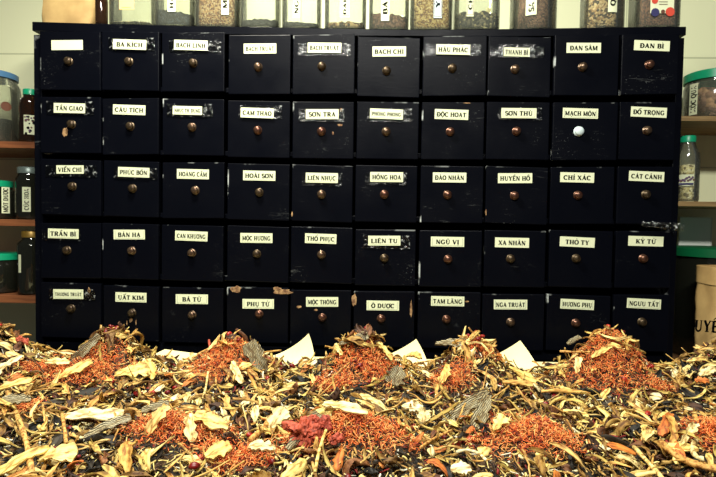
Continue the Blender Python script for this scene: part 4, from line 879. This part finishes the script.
BIG = [ # name, mat, args, px,py,yaw,tilt,label,cat
 ('root_slab', 'white', rb(.056, .011, .08, .1, 1, .03), 96, 416, .12, (0, -.35), 'long flat cream root slab across the left between back and front heaps', 'root slab'),
 ('root_slice', 'cream', rb(.034, .013, .2, .2, 2), 132, 372, .25, (0, -.6), 'big pale yellow slice on the right of the second heap', 'root slice'),
 ('root_slice', 'cream', rb(.026, .014, .2, .2, 3), 148, 370, -.8, (0, -.5), 'big cream slice overlapping another right of the second heap', 'root slice'),
 ('root_slice', 'cream', rb(.030, .008, .1, .1, 4), 58, 362, -.2, (0, -.4), 'flat cream flake between the first and second back heaps', 'root slice'),
 ('root_slab', 'cream', rb(.040, .009, .1, .2, 5), 72, 372, .7, (-.2, -.5), 'pointed cream slab rising beside the second heap', 'root slab'),
 ('root_slice', 'cream', rb(.030, .012, .1, .3, 6), 210, 422, -.3, (0, -.3), 'cream slice with a dark spot near the second front heap', 'root slice'),
 ('root_wedge', 'white', rb(.024, .013, .1, .1, 7, th=.005), 276, 421, 1.0, (-.3, -.6), 'upright cream wedge of root between the third and middle heaps', 'root wedge'),
 ('root_slice', 'cream', rb(.018, .011, .1, .1, 8, th=.004), 218, 452, .6, (0, -.4), 'thick yellow cube-like slice above the front orange patch', 'root slice'),
 ('root_slice', 'white', rb(.020, .007, .2, .1, 9, th=.004), 262, 447, -.15, (0, -.4), 'wrinkled cream slice with a scalloped edge left of the pink root', 'root slice'),
 ('root_slice', 'white', rb(.018, .010, .2, .4, 10, th=.005, jag=.9), 412, 410, -.2, (0, -.4), 'chalky white ragged root piece between the middle and fifth heaps', 'root chunk'),
 ('root_slice', 'white', rb(.014, .009, .1, .4, 11, th=.005, jag=.9), 424, 417, 1.3, (0, -.4), 'second chalky white ragged piece just below its larger neighbour', 'root chunk'),
 ('root_slice', 'white', rb(.013, .008, .1, .2, 12, th=.004), 461, 470, .1, (0, -.4), 'small white block at the bottom edge near the red berries', 'root chunk'),
 ('root_slice', 'cream', rb(.016, .008, .1, .3, 13, th=.004), 500, 424, .8, (0, -.4), 'pale chunk right of the grey bark slabs', 'root chunk'),
 ('root_slice', 'cream', rb(.020, .006, .1, .2, 14), 576, 414, -.2, (0, -.4), 'spotted cream slice below the sixth heap', 'root slice'),
 ('root_slice', 'cream', rb(.036, .008, .1, .2, 15), 345, 408, -.35, (0, -.4), 'cream slab slanting over the top of the central front heap', 'root slab'),
 ('root_slice', 'cream', rb(.034, .006, .2, .2, 16), 322, 414, .35, (0, -.4), 'cream strip meeting the slanting slab over the central front heap', 'root slab'),
 ('root_slice', 'cream', rb(.032, .006, .3, .2, 17, .15), 372, 402, -.6, (0, -.4), 'narrow cream blade right of the central front heap crest', 'root slab'),
 ('root_slice', 'cream', rb(.030, .008, .0, .2, 18), 522, 375, -.5, (0, -.4), 'yellow slab sloping down right of the fifth heap', 'root slab'),
 ('root_slice', 'tan', rb(.034, .006, .1, .2, 19), 520, 384, -.05, (0, -.4), 'flat yellow slab lying under the sloping one right of the fifth heap', 'root slab'),
 ('root_slice', 'tan', rb(.045, .004, .1, .3, 20), 566, 392, -.05, (0, -.3), 'long thin yellow slat between the fifth and sixth heaps', 'root slab'),
 ('root_slice', 'cream', rb(.018, .007, .1, .3, 21), 578, 366, 1.2, (0, -.7), 'upright cream slice against the left side of the sixth heap', 'root slice'),
 ('root_slice', 'cream', rb(.024, .005, .3, .3, 22), 602, 352, .4, (0, -.5), 'cream strip across the top of the sixth heap', 'root slab'),
 ('root_slice', 'tan', rb(.028, .008, .4, .6, 23, .1), 128, 456, -1.2, (0, -.2), 'folded peach-coloured leaf near the second front heap', 'dried leaf'),
 ('root_slice', 'cream', rb(.024, .012, .2, .3, 24), 58, 457, .25, (0, -.3), 'squarish yellow leaf lying near the bottom left', 'dried leaf'),
 ('root_slice', 'cream', rb(.034, .008, .2, .4, 25), 22, 462, .9, (0, -.3), 'broad pale green-yellow leaf crossing the tall stick at the bottom left', 'dried leaf'),
 ('root_slice', 'tan', rb(.024, .008, .3, .4, 26, .1), 158, 420, 1.2, (0, -.6), 'tan curled leaf above the second front heap', 'dried leaf'),
 ('root_slice', 'cream', rb(.022, .007, .3, .4, 27, .1), 190, 428, -1.2, (0, -.6), 'upright cream leaf at the crest of the second front heap', 'dried leaf'),
 ('root_slice', 'white', rb(.034, .007, .1, .2, 28), 6, 366, 1.0, (0, -.5), 'chunky cream slab on the first back heap', 'root slab'),
 ('root_slice', 'cream', rb(.036, .007, .1, .2, 29), 10, 386, .65, (0, -.4), 'long cream slab sloping at the left edge', 'root slab'),
 ('root_slice', 'tan', rb(.030, .005, .3, .5, 30, .2), 674, 430, 1.25, (0, -.3), 'orange-tan curved strip standing right of the sixth heap', 'herb strip'),
 ('root_slice', 'orange', rb(.026, .007, .3, .4, 31, .1), 668, 424, .9, (0, -.3), 'orange peel near the right of the front', 'peel'),
 ('root_slice', 'white', rb(.026, .005, .2, .9, 32, .1), 690, 436, .75, (0, -.3), 'pale grey folded root strip at the right', 'root slab'),
 ('root_slice', 'white', rb(.018, .008, .2, .3, 33), 708, 372, .3, (0, -.4), 'white slice on the last back heap by the right edge', 'root slice'),
 ('root_slice', 'orange', rb(.012, .007, .2, .3, 34), 702, 382, -.3, (0, -.4), 'small orange slice on the last back heap', 'root slice'),
 ('root_slice', 'cream', rb(.018, .0075, .2, .3, 35, th=.004), 414, 356, .2, (0, -.4), 'cream curled chip resting by the raised paper corner right of the middle heap', 'root chip'),
 ('root_slice', 'cream', rb(.026, .006, .2, .3, 36, .1), 384, 352, -.8, (0, -.4), 'bright cream petal on the right of the middle heap top', 'root slice'),
 ('root_slice', 'cream', rb(.020, .005, .2, .3, 37, .1), 338, 350, -1.1, (0, -.4), 'pointed cream petal on the left of the middle heap top', 'root slice'),
 ('root_slice', 'cream', rb(.028, .007, .2, .3, 38, .1), 236, 372, -1.0, (0, -.5), 'cream blade down the right face of the third heap', 'root slice'),
 ('root_slice', 'cream', rb(.024, .008, .2, .3, 39, .1), 446, 374, 1.2, (0, -.5), 'pale bulb-like slice on the left face of the fifth heap', 'root slice'),
]
for nm, mt, (v, f), px, py, yaw, tl, lb, ct in BIG:
    nm = {'root slab': 'root_slab', 'root slice': 'root_slice', 'root chunk': 'root_chunk', 'root wedge': 'root_wedge', 'dried leaf': 'dried_leaf', 'herb strip': 'herb_strip', 'peel': 'orange_peel', 'root chip': 'root_chip'}[ct]
    special(nm, v, f, mt, px, py, -.5, yaw, lb, ct, .022, tl)
def stick(pxs, rad, mat, label, name='stick', cat='stick', lift=.020, n=9, flat=1):
    pts = []
    for (px, py) in pxs:
        p = at(px, py, -.5); d = (p-CAM).normalized(); s_ = .4
        while s_ < 2.2:
            c = CAM+d*s_
            if c.z < TZ+.006+H(c.x, c.y)+lift or c.y > -.385: break
            s_ += .003
        c.z = min(c.z, TZ+.03+H(c.x, c.y)+lift); pts.append(c.copy())
    # densify
    P = []
    for i in range(len(pts)-1):
        for k in range(4): P.append(pts[i].lerp(pts[i+1], k/4))
    P.append(pts[-1]); Q = P[:]
    for _ in range(3): Q = [Q[0]]+[(Q[i-1]+Q[i]*2+Q[i+1])/4 for i in range(1, len(Q)-1)]+[Q[-1]]
    o_ = Q[0].copy(); v, f = tube([q-o_ for q in Q], [rad*(1+.12*math.sin(i*1.3)) for i in range(len(Q))], n, rad*1000)
    o = obj(name, v, f, M[mat], None, True); o.location = o_; return tag(o, label, cat)
stick([(7, 392), (16, 412), (26, 440), (32, 472)], .0036, 'wood', 'long tan woody stick standing out at the far left of the front')
stick([(62, 414), (65, 430), (66, 443)], .0026, 'wood', 'short pale stick upright right of the long tan stick')
stick([(661, 442), (678, 458), (700, 466), (722, 470)], .0046, 'wood', 'thick curved orange-tan root stick at the bottom right corner', cat='root stick', name='root_stick')
stick([(634, 447), (648, 462), (664, 480)], .0030, 'cream', 'straight yellow twig sloping to the bottom edge left of the thick curved root')
stick([(696, 440), (691, 450), (697, 458), (704, 459)], .0034, 'white', 'bent white root piece above the thick curved root', cat='root stick', name='root_stick')
stick([(326, 430), (319, 450), (315, 472)], .0022, 'cream', 'pale slender stick right of the pink root chunk')
stick([(456, 452), (468, 449), (480, 454), (486, 460)], .0020, 'white', 'curved pale rind arching over the dark seeds below the crossed slabs', cat='rind', name='curved_rind')
stick([(420, 448), (434, 438), (452, 430)], .0018, 'wood', 'thin olive-tan twig running from the crossed bark slabs to the lower left')
stick([(208, 372), (206, 388), (203, 398)], .0022, 'cream', 'pale pinkish stick upright on the left face of the third heap')
stick([(193, 358), (204, 350), (222, 345), (236, 343)], .0022, 'wood', 'tan twig arching over the top of the third heap')
stick([(209, 340), (210, 350)], .0024, 'pink', 'stubby pinkish stalk sticking up on the third heap')
stick([(616, 340), (630, 346), (645, 353)], .0026, 'cream', 'pale straight stick over the right shoulder of the sixth heap')
stick([(560, 345), (575, 352), (590, 352)], .0024, 'wood', 'tan twig jutting out left from the top of the sixth heap')
stick([(536, 380), (556, 388), (574, 396)], .0016, 'cream', 'long straight pale twig between the fifth and sixth heaps')
stick([(600, 336), (618, 341), (632, 338)], .0012, 'brown', 'hooked brown stem end curling up from the sixth heap', lift=.022)
stick([(318, 388), (334, 376), (350, 362)], .0014, 'wood', 'thin twig leaning on the left face of the middle heap')
stick([(0, 362), (16, 354), (34, 360), (44, 372)], .0014, 'brown', 'long wiry brown stem arching over the first back heap')
stick([(250, 440), (264, 428), (272, 416)], .0042, 'wood', 'thick yellow-brown stem left of the cream wedge')
# the pinkish crumpled root chunk
for px, py, s_, sd, lb in ((305, 432, 1.6, 3, 'crumpled pink-red root chunk left of the central front heap'), (319, 425, 1.1, 9, 'smaller crumpled pink-red piece behind the larger chunk'), (336, 440, .55, 15, 'small red flake right of the pink-red root chunk'), (22, 341, .7, 21, 'pinkish root lump on the first back heap')):
    bm = bmesh.new(); bmesh.ops.create_icosphere(bm, subdivisions=5, radius=.013)
    v = []
    for q in bm.verts:
        c = q.co.copy(); c.x *= 1.3; c.z *= .75; s_ = s_*1.0; n_ = 1+.7*noise.noise(c*110+Vector((sd, 0, 0)))+.35*noise.noise(c*260)+.22*noise.noise(c*520); v.append(tuple(c*n_*s_))
    f = [[x.index for x in q.verts] for q in bm.faces]; bm.free()
    special('root_lump', v, f, 'pink', px, py, -.5, .5, lb, 'root lump', .022)
